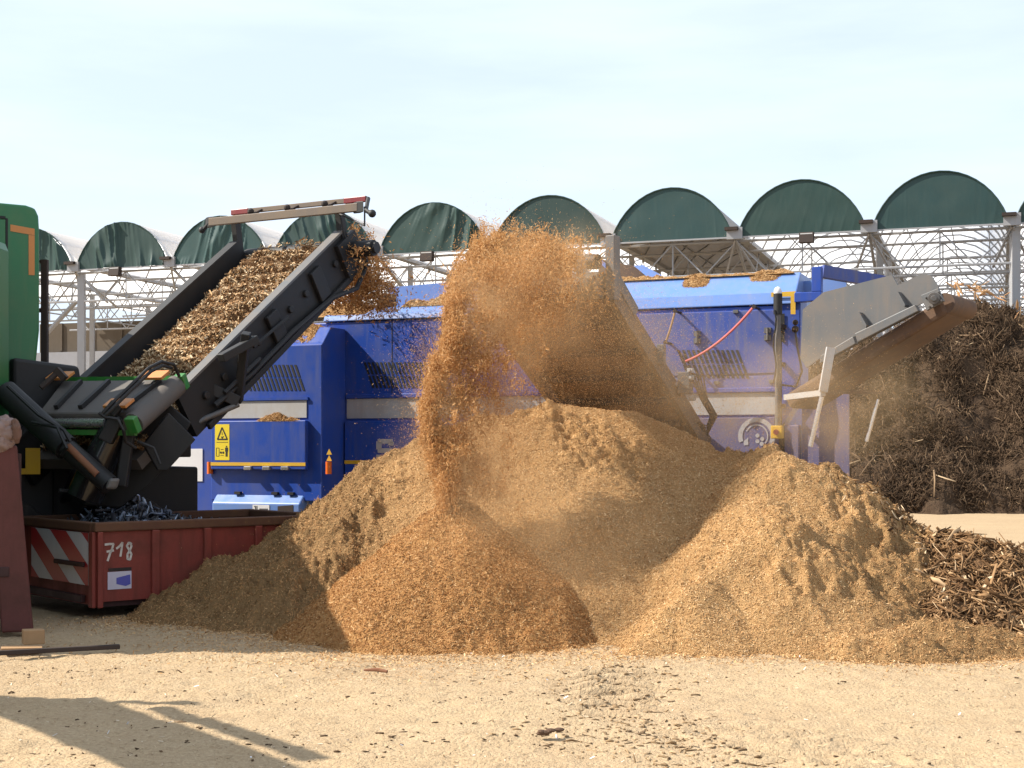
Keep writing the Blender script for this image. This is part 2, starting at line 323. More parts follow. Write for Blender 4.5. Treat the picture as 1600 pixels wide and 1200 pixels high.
# ---------------------------------------------------------------- vaulted hall behind
BN = Vector((-4.666, 1.617, 0)); BD = Vector((.3275, .945, 0)); B0 = Vector((17.76, 50, 0))
def H(n, d, z): return B0+BN*n+BD*d+Vector((0, 0, z))
ZB, RISE, ZV = 9.86, 1.98, 10.05
hall = thing('open_hall', H(4, 0, 0), 'long open hall with barrel vaulted white film roofs and dark green rounded gables', 'hall')
def arc(t, n0):                                         # t 0..1 along one bay -> (n, z)
    a = math.pi*(.13+.74*t); c0 = math.cos(math.pi*.13); s0 = math.sin(math.pi*.13)
    return n0+.5-math.cos(a)/c0*.47, ZV+(math.sin(a)-s0)/(1-s0)*(RISE-.19)
DEPTH = 46
for n0 in range(-2, 10):
    # gable cloth with its folds
    nu, nv = 150, 20; V = []
    for i in range(nu+1):
        n, zt = arc(i/nu, n0)
        for j in range(nv+1):
            z = ZB+(zt-ZB)*j/nv
            V.append((n, z))
    V = np.array(V); u = V[:, 0]*4.94; z = V[:, 1]; amp = .28 if n0 >= 3 else .012
    lean = .55*(vnoise(u*.35, z*0, 40+n0)-.5)*2
    fold = ridged((u+lean*(z-ZB))*2.6, z*.22+n0*5, 2, 50+n0)**2; mask = np.clip(vnoise(u*.5+n0*3, z*.45, 60)*2.6-.6, 0, 1)
    d = -amp*fold**2*mask-.02*fbm(u*.8, z*.8, 2, 70+n0)
    W = np.array([tuple(H(a, b, c)) for a, b, c in zip(V[:, 0], d, z)])
    idx = np.arange((nu+1)*(nv+1)).reshape(nu+1, nv+1)
    Fq = np.stack([idx[:-1, :-1], idx[1:, :-1], idx[1:, 1:], idx[:-1, 1:]], -1).reshape(-1, 4)
    tq = random.Random(n0+40).uniform(.75, 1.35); np_mesh('gable_cloth', W, Fq, paint('gable_tarpaulin', (.007*tq, .040*tq, .034*tq*random.Random(n0).uniform(.9, 1.15)), .5, 0, .3, (.035, .065, .055), .3, 1.1, bmp=0), hall, smooth=True, org=hall.location)
    b = MB(); k = 18; pts = [arc(i/k, n0) for i in range(k+1)]
    for (a0, z0), (a1, z1) in zip(pts, pts[1:]): b.quad(H(a0, .1, z0+.02), H(a1, .1, z1+.02), H(a1, DEPTH, z1+.02), H(a0, DEPTH, z0+.02))
    b.build('vault_roof', M['film_dark'] if n0 == 2 else M['film'], hall, smooth=True)
    b = MB()
    for q in range(0, 19):
        b.tube([H(a, .3+q*2.5, z-.05) for a, z in pts[::2]], .04, 4, False)
    for t in (.2, .5, .8):
        a, z = arc(t, n0); b.tube([H(a, .2, z-.08), H(a, DEPTH, z-.08)], .03, 4, False)
    b.build('roof_hoops', M['steel_white'], hall)
    b = MB(); b.tube([H(a, -.02, z+.01) for a, z in pts], .03, 5, False); b.build('gable_rim', M['tarp'], hall); b = MB(); b.bar(H(n0+.02, -.02, ZB-.03), H(n0+.98, -.02, ZB-.03), .05, .06); b.build('gable_sill', M['steel_white'], hall)
    b = MB(); b.hexa([H(n0+a, c, ZB-.1) for a, c in ((.06, -.12), (-.06, -.12), (-.06, .1), (.06, .1))], [H(n0+a, c, ZB+.34) for a, c in ((.06, -.12), (-.06, -.12), (-.06, .1), (.06, .1))])
    b.build('valley_bracket', M['steel_white'], hall)
    b = MB(); b.hexa([H(n0+a, c, ZB+.22) for a, c in ((.07, -.3), (-.03, -.3), (-.03, -.1), (.07, -.1))], [H(n0+a, c, ZB+.34) for a, c in ((.07, -.3), (-.03, -.3), (-.03, -.1), (.07, -.1))]); b.build('gutter_spout', M['iron'], hall)
    b = MB(); b.bar(H(n0, .1, ZV-.03), H(n0, DEPTH, ZV-.03), .34, .12); b.build('valley_gutter', M['steel_white'], hall)
rows = [.35, 3.2, 8, 13, 18, 23, 28, 33, 38, 43]
for r_i, d in enumerate(rows):
    b = MB(); zt, zb = ZB-.12, ZB-1.38
    b.tube([H(-2, d, zt), H(10, d, zt)], .055, 5, False); b.tube([H(-2, d, zb), H(10, d, zb)], .05, 5, False)
    for k in range(48):
        n0 = -2+k*.25; z0, z1 = (zt, zb) if k % 2 == 0 else (zb, zt)
        b.tube([H(n0, d, z0), H(n0+.25, d, z1)], .032, 4, False)
        if k % 4 == 2: b.tube([H(n0, d, zt), H(n0, d, zb)], .035, 4, False)
    b.build('roof_truss', M['steel_white'], hall)
    for n0 in ([0, 4, 8] if r_i == 0 else range(-1, 10, 2)):
        b = MB(); b.bar(H(n0-.02, d+.05, -.05), H(n0-.02, d+.05, ZB-.12), .30 if r_i == 0 else .22, .30 if r_i == 0 else .22); b.build('column', M['steel_white'], hall)
b = MB()
for n0 in range(-1, 10):                                # fan braces under the valleys and lengthwise girders
    for e in (-.22, .22): b.tube([H(n0, .1, ZB-.1), H(n0+e*.6, 1.6, ZB-1.35)], .05, 5, False)
    b.tube([H(n0, .1, ZB-.1), H(n0, 3.2, ZB-1.35)], .06, 5, False)
    for d in np.arange(3.2, 43, 2.4): b.tube([H(n0, d, ZV-.1), H(n0, d+1.2, ZB-1.3)], .03, 4, False); b.tube([H(n0, d+1.2, ZB-1.3), H(n0, d+2.4, ZV-.1)], .03, 4, False)
    b.tube([H(n0, 3.2, ZB-1.33), H(n0, 43, ZB-1.33)], .045, 4, False)
b.build('girder', M['steel_white'], hall)
for n0 in (1.45, 4.52, 7.52):
    b = MB(); b.hexa([H(n0+a, c, ZB-.42) for a, c in ((.055, -.5), (-.055, -.5), (-.055, -.2), (.055, -.2))], [H(n0+a, c, ZB-.02) for a, c in ((.055, -.42), (-.055, -.42), (-.055, -.2), (.055, -.2))])
    f = b.build('floodlight', M['iron'], hall, bev=.02)
    b = MB(); b.quad(H(n0-.045, -.475, ZB-.36), H(n0+.045, -.475, ZB-.36), H(n0+.045, -.43, ZB-.06), H(n0-.045, -.43, ZB-.06)); b.build('lens', M['band'], f)
b = MB(); b.hexa([H(a, c, -.1) for a, c in ((4.9, 13.6), (10.5, 13.6), (10.5, 14), (4.9, 14))], [H(a, c, 8.95) for a, c in ((4.9, 13.6), (10.5, 13.6), (10.5, 14), (4.9, 14))])
for k in range(14):
    n0 = 5+k*.4
    b.hexa([H(n0+a, c, 7.4) for a, c in ((.02, 13.5), (-.02, 13.5), (-.02, 13.6), (.02, 13.6))], [H(n0+a, c, 8.95) for a, c in ((.02, 13.5), (-.02, 13.5), (-.02, 13.6), (.02, 13.6))])
b.build('boarded_wall', M['wall_brown'], hall)
b = MB(); b.hexa([H(a, c, -.1) for a, c in ((4.9, 13.2), (10.5, 13.2), (10.5, 13.55), (4.9, 13.55))], [H(a, c, 7.3) for a, c in ((4.9, 13.2), (10.5, 13.2), (10.5, 13.55), (4.9, 13.55))]); b.build('concrete_plinth', M['concrete'], hall)
b = MB(); b.quad(H(-2, DEPTH, 0), H(10, DEPTH, 0), H(10, DEPTH, 10), H(-2, DEPTH, 10)); b.build('end_wall', M['film'], hall)
b = MB(); b.tube([P(74, 520, 66), P(120, 470, 66)], .12, 6); b.build('stay', M['steel_white'], hall)

# ---------------------------------------------------------------- blue trommel screen
PR = Vector((3.57, 18.7, 0)); EU = Vector((.929, -.371, 0)).normalized(); EW = Vector((-EU.y, EU.x, 0))
def m(u, w_, z): return PR+EU*u+EW*w_+Vector((0, 0, z))
def mpx(x, y, w_=0):
    k = (x-800)/F; u = (k*(PR.y+w_*EW.y)-PR.x-w_*EW.x)/(EU.x-k*EU.y); q = PR+EU*u+EW*w_
    return u, CZ+(HY-y)/F*q.y
def mp(px, w_, t, b=None):                              # plate on the machine's side, standing t proud of plane w_
    b = b or MB(); return b.prism([m(mpx(x, y, w_)[0], w_, mpx(x, y, w_)[1]) for x, y in px], -EW*t)
def mbox(u0, u1, w0, w1, z0, z1, b=None):
    b = b or MB(); return b.hexa([m(u0, w0, z0), m(u1, w0, z0), m(u1, w1, z0), m(u0, w1, z0)], [m(u0, w0, z1), m(u1, w0, z1), m(u1, w1, z1), m(u0, w1, z1)])
tr = thing('trommel_screen', m(-3.5, 1, 0), 'long blue screening machine with a grey stripe standing behind the tan sawdust heap', 'screening machine')
ZT = 3.69
mbox(-8.4, 0, 0, 2.1, .95, ZT).build('body', M['blue'], tr, bev=.02)
def hoodsec(u): return [m(u, -.03, ZT+.012), m(u, .02, 3.86), m(u, .36, 4.16), m(u, 1.75, 4.16), m(u, 2.08, 3.86), m(u, 2.08, ZT+.012)]
MB().prism(hoodsec(-4.3), EU*4.5).build('hood', M['blue_lit'], tr, bev=.015)
MB().prism([m(-6.9, -.03, ZT+.012), m(-6.9, .0, 3.78), m(-6.9, .3, 3.92), m(-6.9, 1.9, 3.92), m(-6.9, 2.08, ZT+.012)], EU*2.56).build('hopper_lip', M['blue_lit'], tr, bev=.015)
mbox(.0, .26, .012, .5, 2.6, 3.86).build('end_post', M['blue'], tr, bev=.02)
b = MB(); b.prism([m(.02, -.02, 3.2), m(.25, -.02, 3.0), m(.25, -.02, 2.45), m(.02, -.02, 2.1)], EW*.4); b.build('gusset', M['blue'], tr)
# side doors, grey band, lower panels
mp([(1000, 491), (1214, 484), (1214, 583), (1000, 590)], 0, .03).build('side_door', M['blue_dusty'], tr, bev=.008)
mp([(1000, 592), (1214, 586.5), (1214, 606), (1000, 615)], 0, .03).build('side_door', M['blue_dusty'], tr, bev=.008)
z0, z1 = 2.24, 2.53
mbox(-3.4, -.06, -.02, -.002, z0, z1).build('grey_band', M['band'], tr)
mbox(-6.5, -3.42, -.02, -.002, z0, z1).build('grey_band', M['band'], tr)
for u0, u1 in ((-3.4, -.06), (-6.5, -3.42)):
    mbox(u0, u1, -.09, -.002, 1.0, 2.2).build('lower_door', M['blue_mauve'] if u0 > -4 else M['blue'], tr, bev=.01)
    mbox(u0, u1, -.097, -.091, 1.56, 1.615).build('yellow_stripe', M['yellow'], tr)
    mbox(u0, u1, -.05, -.004, 2.535, 2.6).build('rail', M['blue'], tr, bev=.01)
def vents(x0, y0, rows_, cols, dx, slot, dy, lean, w_, name='vent_slots'):
    b = MB()
    for r_ in range(rows_):
        for c in range(cols):
            xa = x0+c*dx+r_*lean; ya = y0+r_*dy
            u0, za = mpx(xa, ya, w_); u1, zb = mpx(xa+lean*.92, ya+slot, w_)
            hw = .018
            b.prism([m(u0-hw, w_, za), m(u0+hw, w_, za), m(u1+hw, w_, zb), m(u1-hw, w_, zb)], -EW*.006)
    return b.build(name, M['ink'], tr)
vents(1060, 547, 2, 13, 7.6, 21, 23, 9, -.031)
vents(570, 566, 2, 18, 6.2, 19, 21, 7, -.001)
for x0, y0, y1 in ((612, 492, 626), (690, 490, 624)):
    (ua, za), (ub, zb) = mpx(x0, y0), mpx(x0+1.2, y1); mbox(ua, ua+.012, -.004, -.0008, zb, za).build('panel_seam', M['ink'], tr)
for x, y in ((1008, 600), (1120, 598), (1206, 596), (1150, 487)):
    u, z = mpx(x, y, -.03); MB().box(m(u, -.045, z), EU*.035, EW*.014, (0, 0, .022)).build('door_latch', M['grey'], tr, bev=.004)
# black strip painted in as recess shade, and mast column, at the right end
mp([(1217, 490), (1226, 490), (1226, 720), (1217, 722)], -.0, .006).build('gap_shade_strip', M['ink'], tr)
b = MB(); ug = mpx(1326, 650, .05)[0]; zg = mpx(1290, 616, .05)[1]; b.hexa([m(.27, .05, .8), m(ug, .05, .8), m(ug, .12, .8), m(.27, .12, .8)], [m(.27, .05, zg), m(ug, .05, zg), m(ug, .12, zg), m(.27, .12, zg)])
b.build('rear_guard', M['blue_mauve'], tr)
mbox(.0, .25, .0, .5, 1.0, 2.1).build('end_post', M['blue_mauve'], tr, bev=.02)
pole = MB().tube([m(.0, -.2, 2.05), m(.0, -.2, 3.55)], .04, 10).build('mast', M['grey'], tr, smooth=True)
MB().tube([m(.0, -.2, 3.55), m(.0, -.2, 3.82)], .058, 12).build('lamp_body', M['black'], pole, smooth=True)
MB().ball(m(.0, -.2, 3.84), (.055, .055, .075), 12).build('lamp_cap', M['white'], pole, smooth=True)
sbx = MB().box(m(.0, -.24, 2.0), EU*.075, EW*.06, (0, 0, .085)).build('stop_box', M['yellow'], pole, bev=.01)
MB().cyl(m(.0, -.33, 2.0), m(.0, -.29, 2.0), .035).build('stop_button', M['red_lens'], pole)
b = MB()
for z in (2.35, 2.9, 3.4): b.bar(m(.0, -.2, z), m(.05, .02, z), .05, .05)
b.build('mast_bracket', M['iron'], tr)
b = MB(); b.tube([m(-.03+.02*math.sin(k*1.3), -.26, 3.6-k*.12) for k in range(9)], .012, 5); b.tube([m(.2, -.05, 3.35), m(.24, -.1, 3.1), m(.3, -.1, 2.8), m(.22, -.1, 2.6), m(.05, -.2, 2.62)], .015, 5); b.build('cable', M['black'], tr, smooth=True)
b = MB(); b.ball(m(.2, -.05, 3.36), .05); b.ball(m(.2, -.04, 3.45), .04); b.build('plug', M['iron'], tr, smooth=True)
# yellow corner mark, blue square tube bracket
b = MB(); mp([(1205, 457), (1243, 455), (1243, 463), (1205, 464)], -.035, .006, b); mp([(1235.5, 463.2), (1243, 463.2), (1243, 491), (1235.5, 491)], -.035, .006, b); b.build('corner_mark', M['yellow'], tr)
b = MB(); mp([(1244, 459), (1286, 457), (1286, 471), (1244, 474)], .0, .14, b); mp([(1271, 419), (1286, 418), (1286, 456.8), (1271, 457.8)], .0, .14, b); b.build('tube_bracket', M['blue'], tr, bev=.008)
b = MB(); b.bar(P(1284, 424, 18.6), P(1380, 441, 18.8), .12, .16); b.build('rear_tube', M['blue_dusty'], tr)
b = MB(); b.prism([P(1246, 440, 19.2), P(1322, 434, 18.9), P(1322, 462, 18.9), P(1246, 466, 19.2)], EW*.05); b.build('rear_plate', M['blue_lit'], tr)
# fold up hopper behind the left end
MB().prism([P(608, 449, 21.9), P(760, 436, 21.3), P(760, 500, 21.3), P(608, 500, 21.9)], EW*.06).build('hopper_wall', M['blue_lit'], tr)
b = MB(); b.prism([P(935, 404, 21.2), P(990, 416, 21.0), P(1046, 440, 20.8), P(935, 440, 21.2)], EW*.08); b.build('hopper_flap', M['belt_brown'], tr)
b = MB(); b.bar(P(932, 402, 21.1), P(972, 440, 21.0), .05, .05); b.prism([P(990, 415, 20.9), P(1004, 414, 20.9), P(1052, 440, 20.7), P(1020, 440, 20.7)], EW*.05); b.build('flap_edge', M['blue_lit'], tr)
b = MB().box(P(607, 470, 21.3), EU*.07, EW*.15, (0, 0, .1)); b.build('hopper_bracket', M['iron'], tr, bev=.02)
# hinges, knobs, hose
b = MB()
for x, y in ((1090, 527), (1200, 522)):
    u, z = mpx(x, y, -.03)
    for dz in (.05, -.05): b.box(m(u, -.05, z+dz), EU*.045, EW*.022, (0, 0, .035))
    b.tube([m(u, -.075, z-.08), m(u, -.075, z+.08)], .016, 8)
b.build('hinge', M['grey'], tr)
kn = []
for x, y in ((1178, 479), (1055, 486), (1040, 535)):
    u, z = mpx(x, y, -.3); kn.append(m(u, -.3, z)); MB().tube([m(u, -.0, z), m(u, -.3, z), m(u, -.32, z)], [.018, .018, .03], 8).build('hose_hook', M['iron'], tr, smooth=True)
def sag(a, c, s, k=10): return [a.lerp(c, i/k)-Vector((0, 0, s*4*(i/k)*(1-i/k))) for i in range(k+1)]
MB().tube(sag(kn[0], m(*([mpx(1068, 566, -.45)[0]]+[-.45, mpx(1068, 566, -.45)[1]])), .1), .017, 8).build('red_hose', M['hose_red'], tr, smooth=True)
MB().tube(sag(kn[1], kn[2], .02), .014, 6).build('hose', M['wood_block'], tr, smooth=True)
# circular emblem on the lower right panel
def ring(cu, cz, r0, r1, a0, a1, w_, b, k=40):
    for i in range(k):
        a, c = R(a0+(a1-a0)*i/k), R(a0+(a1-a0)*(i+1)/k)
        b.quad(*[m(cu+r*math.cos(t), w_, cz+r*math.sin(t)) for r, t in ((r0, a), (r1, a), (r1, c), (r0, c))])
cu, cz = mpx(1182, 681.5, -.095); sc_ = 1/117
b = MB(); W_ = -.096
ring(cu, cz, 22*sc_, 29*sc_, -60, 200, W_, b); ring(cu, cz, 16.5*sc_, 18.5*sc_, -40, 155, W_, b)
for dx, dy in ((1.5, 1), (9, -4.5), (1.5, -8), (8, -12)): ring(cu+dx*sc_, cz+dy*sc_, 0, 3.3*sc_, 0, 360, W_, b, 16)
b.quad(m(cu-20*sc_, W_, cz-8*sc_), m(cu-13*sc_, W_, cz-2*sc_), m(cu-13*sc_, W_, cz-14*sc_), m(cu-20*sc_, W_, cz-14*sc_))
b.build('emblem', M['logo'], tr)
# letter S on the lower left panel
u0, zt = mpx(588, 686, -.095); u1, zb = mpx(615, 722, -.095); b = MB(); hh = (zt-zb); ww = u1-u0; st = hh*.21; wl = -.097
def seg(x0, x1, y0, y1): mbox(u0+ww*x0, u0+ww*x1, wl, -.0915, zt-hh*y1, zt-hh*y0, b)
seg(.08, .95, 0, .2); seg(0, .3, .1, .45); seg(.08, .9, .4, .6); seg(.7, 1, .55, .9); seg(.05, .92, .8, 1); seg(.7, 1, .12, .28); seg(0, .3, .68, .88)
b.build('lettering', M['logo'], tr)
# engine box standing forward at the left end
UL, UR = -8.43, -6.53; WB = -.72
b = MB(); prof = [(WB, 1.02), (WB, 3.30), (WB+.05, 3.34), (WB+.28, 3.58), (-.004, 3.58), (-.004, 1.02)]
b.prism([m(UL, a, c) for a, c in prof], EU*(UR-UL)); b.build('engine_box', M['blue'], tr, bev=.012)
mbox(UL+.06, UR-.25, WB-.012, WB-.001, 2.24, 2.49).build('grey_band', M['band'], tr)
mbox(UL+.06, UR-.22, WB-.09, WB-.001, 1.48, 2.2).build('lower_door', M['blue'], tr, bev=.012)
mbox(UL+.06, UR-.22, WB-.096, WB-.091, 1.535, 1.585).build('yellow_stripe', M['yellow'], tr)
mbox(UL+.06, UR-.22, WB-.03, WB-.001, 2.5, 2.54).build('rail', M['blue'], tr)
vents(378, 570, 2, 14, 6.4, 19, 21, 7, WB-.001)
b = MB()
for x in (388, 417, 446): b.box(m(mpx(x, 730, WB-.1)[0], WB-.11, 1.5), EU*.06, EW*.025, (0, 0, .025))
b.build('door_latch', M['chrome'], tr, bev=.005)
for x in (327, 512.5):
    u, z = mpx(x, 731, WB-.05); MB().tube([m(u, WB-.03, z-.09), m(u, WB-.03, z+.09)], .045, 10).build('marker_lamp', M['amber'], tr, smooth=True)
u0, zt = mpx(336, 663, WB-.09); u1, zb = mpx(358.5, 719, WB-.09); wl = WB-.0935
lab = mbox(u0, u1, wl, WB-.0905, zb, zt).build('warning_label', M['label_yellow'], tr)
b = MB(); hh = zt-zb; ww = u1-u0
def lq(*p): b.quad(*[m(u0+ww*x, wl-.002, zt-hh*y) for x, y in p])
def lline(x0, y0, x1, y1, t=.045):
    d = Vector((x1-x0, (y1-y0)*2.5)); nn = Vector((-d.y, d.x)).normalized()*t; lq((x0+nn.x, y0+nn.y/2.5), (x1+nn.x, y1+nn.y/2.5), (x1-nn.x, y1-nn.y/2.5), (x0-nn.x, y0-nn.y/2.5))
lline(.5, .09, .18, .42); lline(.5, .09, .86, .42); lline(.16, .42, .88, .42, .05); lline(.1, .5, .92, .5, .015)
lline(.45, .34, .5, .39, .03); lline(.6, .33, .5, .39, .03); lline(.5, .22, .5, .3, .02)
for x0, y0, x1, y1 in ((.1, .66, .1, .89), (.29, .66, .29, .89), (.1, .66, .29, .66), (.1, .89, .29, .89)): lline(x0, y0, x1, y1, .015)
lline(.36, .79, .64, .79, .025); lline(.36, .79, .45, .76, .03); lline(.36, .79, .45, .82, .03); lline(.64, .79, .55, .76, .03); lline(.64, .79, .55, .82, .03)
lline(.4, .7, .6, .7, .015); lline(.38, .87, .62, .87, .012)
lq((.76, .6), (.85, .6), (.85, .64), (.76, .64)); lq((.71, .65), (.91, .65), (.91, .76), (.71, .76)); lq((.74, .76), (.8, .76), (.8, .9), (.74, .9)); lq((.82, .76), (.88, .76), (.88, .9), (.82, .9))
b.build('pictogram', M['ink'], lab)
for y in (706, 716):
    u, z = mpx(514.5, y, WB-.001); b = MB(); b.prism([m(u-.045, WB-.002, z-.04), m(u+.045, WB-.002, z-.04), m(u, WB-.002, z+.045)], -EW*.004); b.build('warning_triangle', M['yellow'], tr)
# lower tank, chassis, wheels, side cabinet
b = MB(); b.prism([m(UL+.1, a, c) for a, c in ((WB-.12, .3), (WB-.12, .98), (WB+.04, 1.14), (WB+.2, 1.2), (-.2, 1.2), (-.2, .3))], EU*1.5); b.build('tank', M['blue_lit'], tr, bev=.02)
b = MB()
for x in (372, 430, 455): b.box(m(mpx(x, 768, WB-.02)[0], WB-.02, 1.13), EU*.05, EW*.03, (0, 0, .02))
b.build('tank_latch', M['black'], tr)
mbox(UL-.05, .2, .2, 1.9, .55, .99).build('chassis', M['black'], tr)
for u in (-5.2, -4.1):
    for w_ in (.1, 1.6):
        wh = MB().cyl(m(u, w_, .52), m(u, w_+.35, .52), .52, 28).build('wheel', M['tyre'], tr, bev=.03); MB().cyl(m(u, w_-.02, .52), m(u, w_, .52), .27).build('rim', M['band'], wh)
u0, zt = mpx(395, 788.5, WB-.12); u1, zb = mpx(421, 801.5, WB-.12)
pl = mbox(u0, u1, WB-.127, WB-.1205, zb, zt).build('maker_plate', M['white'], tr)
b = MB(); hh = zt-zb; ww = u1-u0; wl = WB-.127
def pq(x0, x1, y0, y1): b.quad(*[m(u0+ww*x, wl-.002, zt-hh*y) for x, y in ((x0, y1), (x1, y1), (x1, y0), (x0, y0))])
b = MB(); pq(.15, .2, .15, .6); pq(.1, .15, .15, .28); pq(.24, .29, .15, .88); pq(.29, .37, .78, .88)
for k in range(8): pq(.42+k*.065, .46+k*.065, .45, .7)
pq(.42, .55, .78, .84); b.build('plate_text', M['ink'], pl)
mp([(434, 791), (458, 789), (458, 805), (434, 807)], WB-.12, .005).build('dark_plate', M['iron'], tr)
mbox(UL-1.0, UL-.02, WB+.1, .6, .75, 2.55).build('side_cabinet', M['blue'], tr, bev=.015)
mp([(258, 702), (317, 701), (317, 752), (258, 752)], WB+.1, .012).build('white_panel', M['white'], tr)
# drum conveyor for the fines, coming towards the camera
FB = m(-.95, 0, 0); FD = Vector((-1.53, -2.55, 0)).normalized(); FL = Vector((-FD.y, FD.x, 0)); FL = FL if FL.x > 0 else -FL
FU0, FU1 = -1.8, 0.0; ZA, ZH, LF = 1.66, 3.62, 2.97
def fines(u, s, z): return FB+FL*u+FD*s+Vector((0, 0, z))
cv = MB(); a0, a1 = fines(FU0+.12, .0, ZA), fines(FU1-.12, .0, ZA); h0, h1 = fines(FU0+.12, LF, ZH), fines(FU1-.12, LF, ZH)
up = (h0-a0).normalized().cross(FL).normalized(); up = up if up.z > 0 else -up
cv.hexa([a0, a1, h1, h0], [q+up*.16 for q in (a0, a1, h1, h0)]); fb = cv.build('fines_conveyor', M['belt_brown'], tr)
b = MB()
for u in (FU0, FU1): b.hexa([fines(u-.04, -.1, ZA-.12), fines(u+.04, -.1, ZA-.12), fines(u+.04, LF, ZH-.12), fines(u-.04, LF, ZH-.12)], [q+up*.24 for q in (fines(u-.04, -.1, ZA-.12), fines(u+.04, -.1, ZA-.12), fines(u+.04, LF, ZH-.12), fines(u-.04, LF, ZH-.12))])
b.build('conveyor_frame', M['dusty_steel'], fb, bev=.008)
b = MB()
for s in np.linspace(.4, LF-.4, 6): 
    z = ZA+(ZH-ZA)*s/LF-.1; b.tube([fines(FU0+.06, s, z), fines(FU1-.06, s, z)], .05, 8)
b.build('return_roller', M['iron'], fb, smooth=True)
MB().cyl(fines(FU0+.1, LF+.03, ZH+.08), fines(FU1-.1, LF+.03, ZH+.08), .16, 24).build('head_drum', M['rubber'], fb, smooth=True)
b = MB()
MB().bar(fines(FU0, LF-.05, ZH+.0), fines(FU0, LF-.05, ZH+.5), .1, .1, FL).build('head_post', M['grey'], fb, bev=.01)
b.bar(fines(FU1, LF-.05, ZH-.1), fines(FU1, LF-.05, ZH+.66), .16, .12, FL)
b.bar(fines(FU1, LF-.1, ZH+.15), fines(FU1+.0, LF-.6, ZH-.2), .1, .16, up); b.build('head_post', M['grey'], fb, bev=.01)
b = MB(); b.prism([P(900, 389, 16.4), P(914, 402, 16.4), P(915, 424, 16.4), P(905, 434, 16.4), P(893, 413, 16.4)], EW*.05); b.build('bearing_plate', M['band'], fb)
b = MB(); b.cyl(P(916, 409, 16.6), P(934, 409, 16.5), .09, 14); b.build('gear_motor', M['black'], fb, smooth=True)
MB().box(fines(.08, 1.75, 2.95), EU*.05, EW*.05, (0, 0, .13)).build('bracket', M['grey'], fb, bev=.01); b = MB(); c = fines(.14, 1.15, 2.62)
b.box(c, EU*.08, EW*.1, (0, 0, .14)); b.build('bracket', M['grey'], fb, bev=.01)
b = MB()
for k in range(6):
    q = c+EU*rng.uniform(-.1, .12)+Vector((0, 0, rng.uniform(-.2, .2))); b.box(q, EU*.035, EW*.05, (0, 0, .03)); b.cyl(q, q-EW*.1, .02, 8)
b.build('valve_block', M['band'], fb)
b = MB()
for k in range(5):
    o1 = EU*(.04*k-.05); b.tube([c+o1+Vector((0, 0, .35-.1*k)), c+o1+EU*.12+Vector((0, 0, .1)), c+EU*(.2+.02*k)+Vector((0, 0, -.2)), c+EU*(.33+.02*k)+Vector((0, 0, -.42)), c+EU*(.28)+Vector((0, 0, -.55-.03*k)), c+EU*.15+Vector((0, 0, -.5))], .013, 6)
b.build('hydraulic_hose', M['iron'], fb, smooth=True)
# discharge conveyor for the coarse fraction, at the right end
G = Vector((.8, -.6, 0)); LW = Vector((.6, .8, 0)); c0 = Vector((3.62, 17.62, 2.62)); c1 = Vector((5.06, 16.5, 3.52)); dv = (c1-c0); dn = dv.normalized(); cup = LW.cross(dn).normalized(); cup = cup if cup.z > 0 else -cup
b = MB(); s0 = c0-dn*.3; q0, q1 = s0-cup*.24, c1-dn*.02-cup*.16
b.hexa([q0, q1, q1+LW*.8, q0+LW*.8], [q+cup*.2 for q in (q0, q1, q1+LW*.8, q0+LW*.8)]); cc = b.build('coarse_conveyor', M['belt_brown'], tr, bev=.05)
MB().cyl(c1-dn*.02+LW*.03-cup*.03, c1-dn*.02+LW*.8-cup*.04, .125, 28).build('head_drum', M['belt_brown'], cc, smooth=True)
def cpx(x, y, off=0):                                   # pixel onto the near side plane of this conveyor
    k = (x-800)/F; o = c0-LW*off; t = (k*o.y-o.x)/(G.x-k*G.y); q = o+G*t; return Vector((q.x, q.y, CZ+(HY-y)/F*q.y))
b = MB(); b.prism([cpx(*q) for q in ((1256, 484), (1288, 457), (1395, 430), (1404, 446), (1441, 428), (1456, 431), (1467, 447), (1470, 462), (1430, 480), (1340, 524), (1300, 548), (1262, 575), (1252, 560))], -LW*.03); b.build('side_plate', M['grey'], cc)
b = MB(); b.prism([cpx(*q, .05) for q in ((1340, 522), (1434, 477), (1440, 487), (1345, 536))], -LW*.1); b.prism([cpx(*q, .05) for q in ((1288, 556), (1338, 526), (1342, 538), (1285, 570))], -LW*.1); b.build('beam', M['grey'], cc, bev=.01)
b = MB()
for x, y in ((1349, 489), (1409, 457)): b.prism([cpx(x, y, .035), cpx(x+11, y+20, .035), cpx(x+10, y+24, .035), cpx(x+2, y+14, .035)], -LW*.12)
b.build('rib', M['grey'], cc)
b = MB(); b.prism([cpx(*q, .1) for q in ((1441, 462), (1468, 451), (1477, 471), (1450, 486))], -LW*.05)
b.cyl(cpx(1459, 466, .16), cpx(1459, 466, .2), .07, 16); b.cyl(cpx(1459, 466, .2), cpx(1459, 466, .26), .035, 12)
for dx, dy in ((-12, -1), (8, -10), (12, 4), (-7, 13)): b.cyl(cpx(1459+dx, 466+dy, .15), cpx(1459+dx, 466+dy, .18), .014, 8)
b.build('bearing_plate', M['grey'], cc, bev=.005)
MB().bar(P(1298, 543, 17.1), P(1286, 612, 17.1), .1, .07, (0, 1, 0)).build('support_strut', M['band'], tr); b = MB(); b.bar(P(1228, 621, 17.6), P(1286, 614, 17.1), .085, .07); b.build('support_strut', M['band'], tr)
MB().tube([P(1284, 620, 17.05), P(1266, 698, 17.05)], .03, 10).build('gas_ram', M['chrome'], tr, smooth=True); MB().tube([P(1372, 624, 17.3), P(1354, 690, 17.3)], .022, 8).build('gas_ram', M['chrome'], tr, smooth=True)
b = MB(); b.bar(P(1290, 613, 17.3), P(1378, 613, 17.4), .05, .04); b.build('cross_rail', M['belt_brown'], tr)

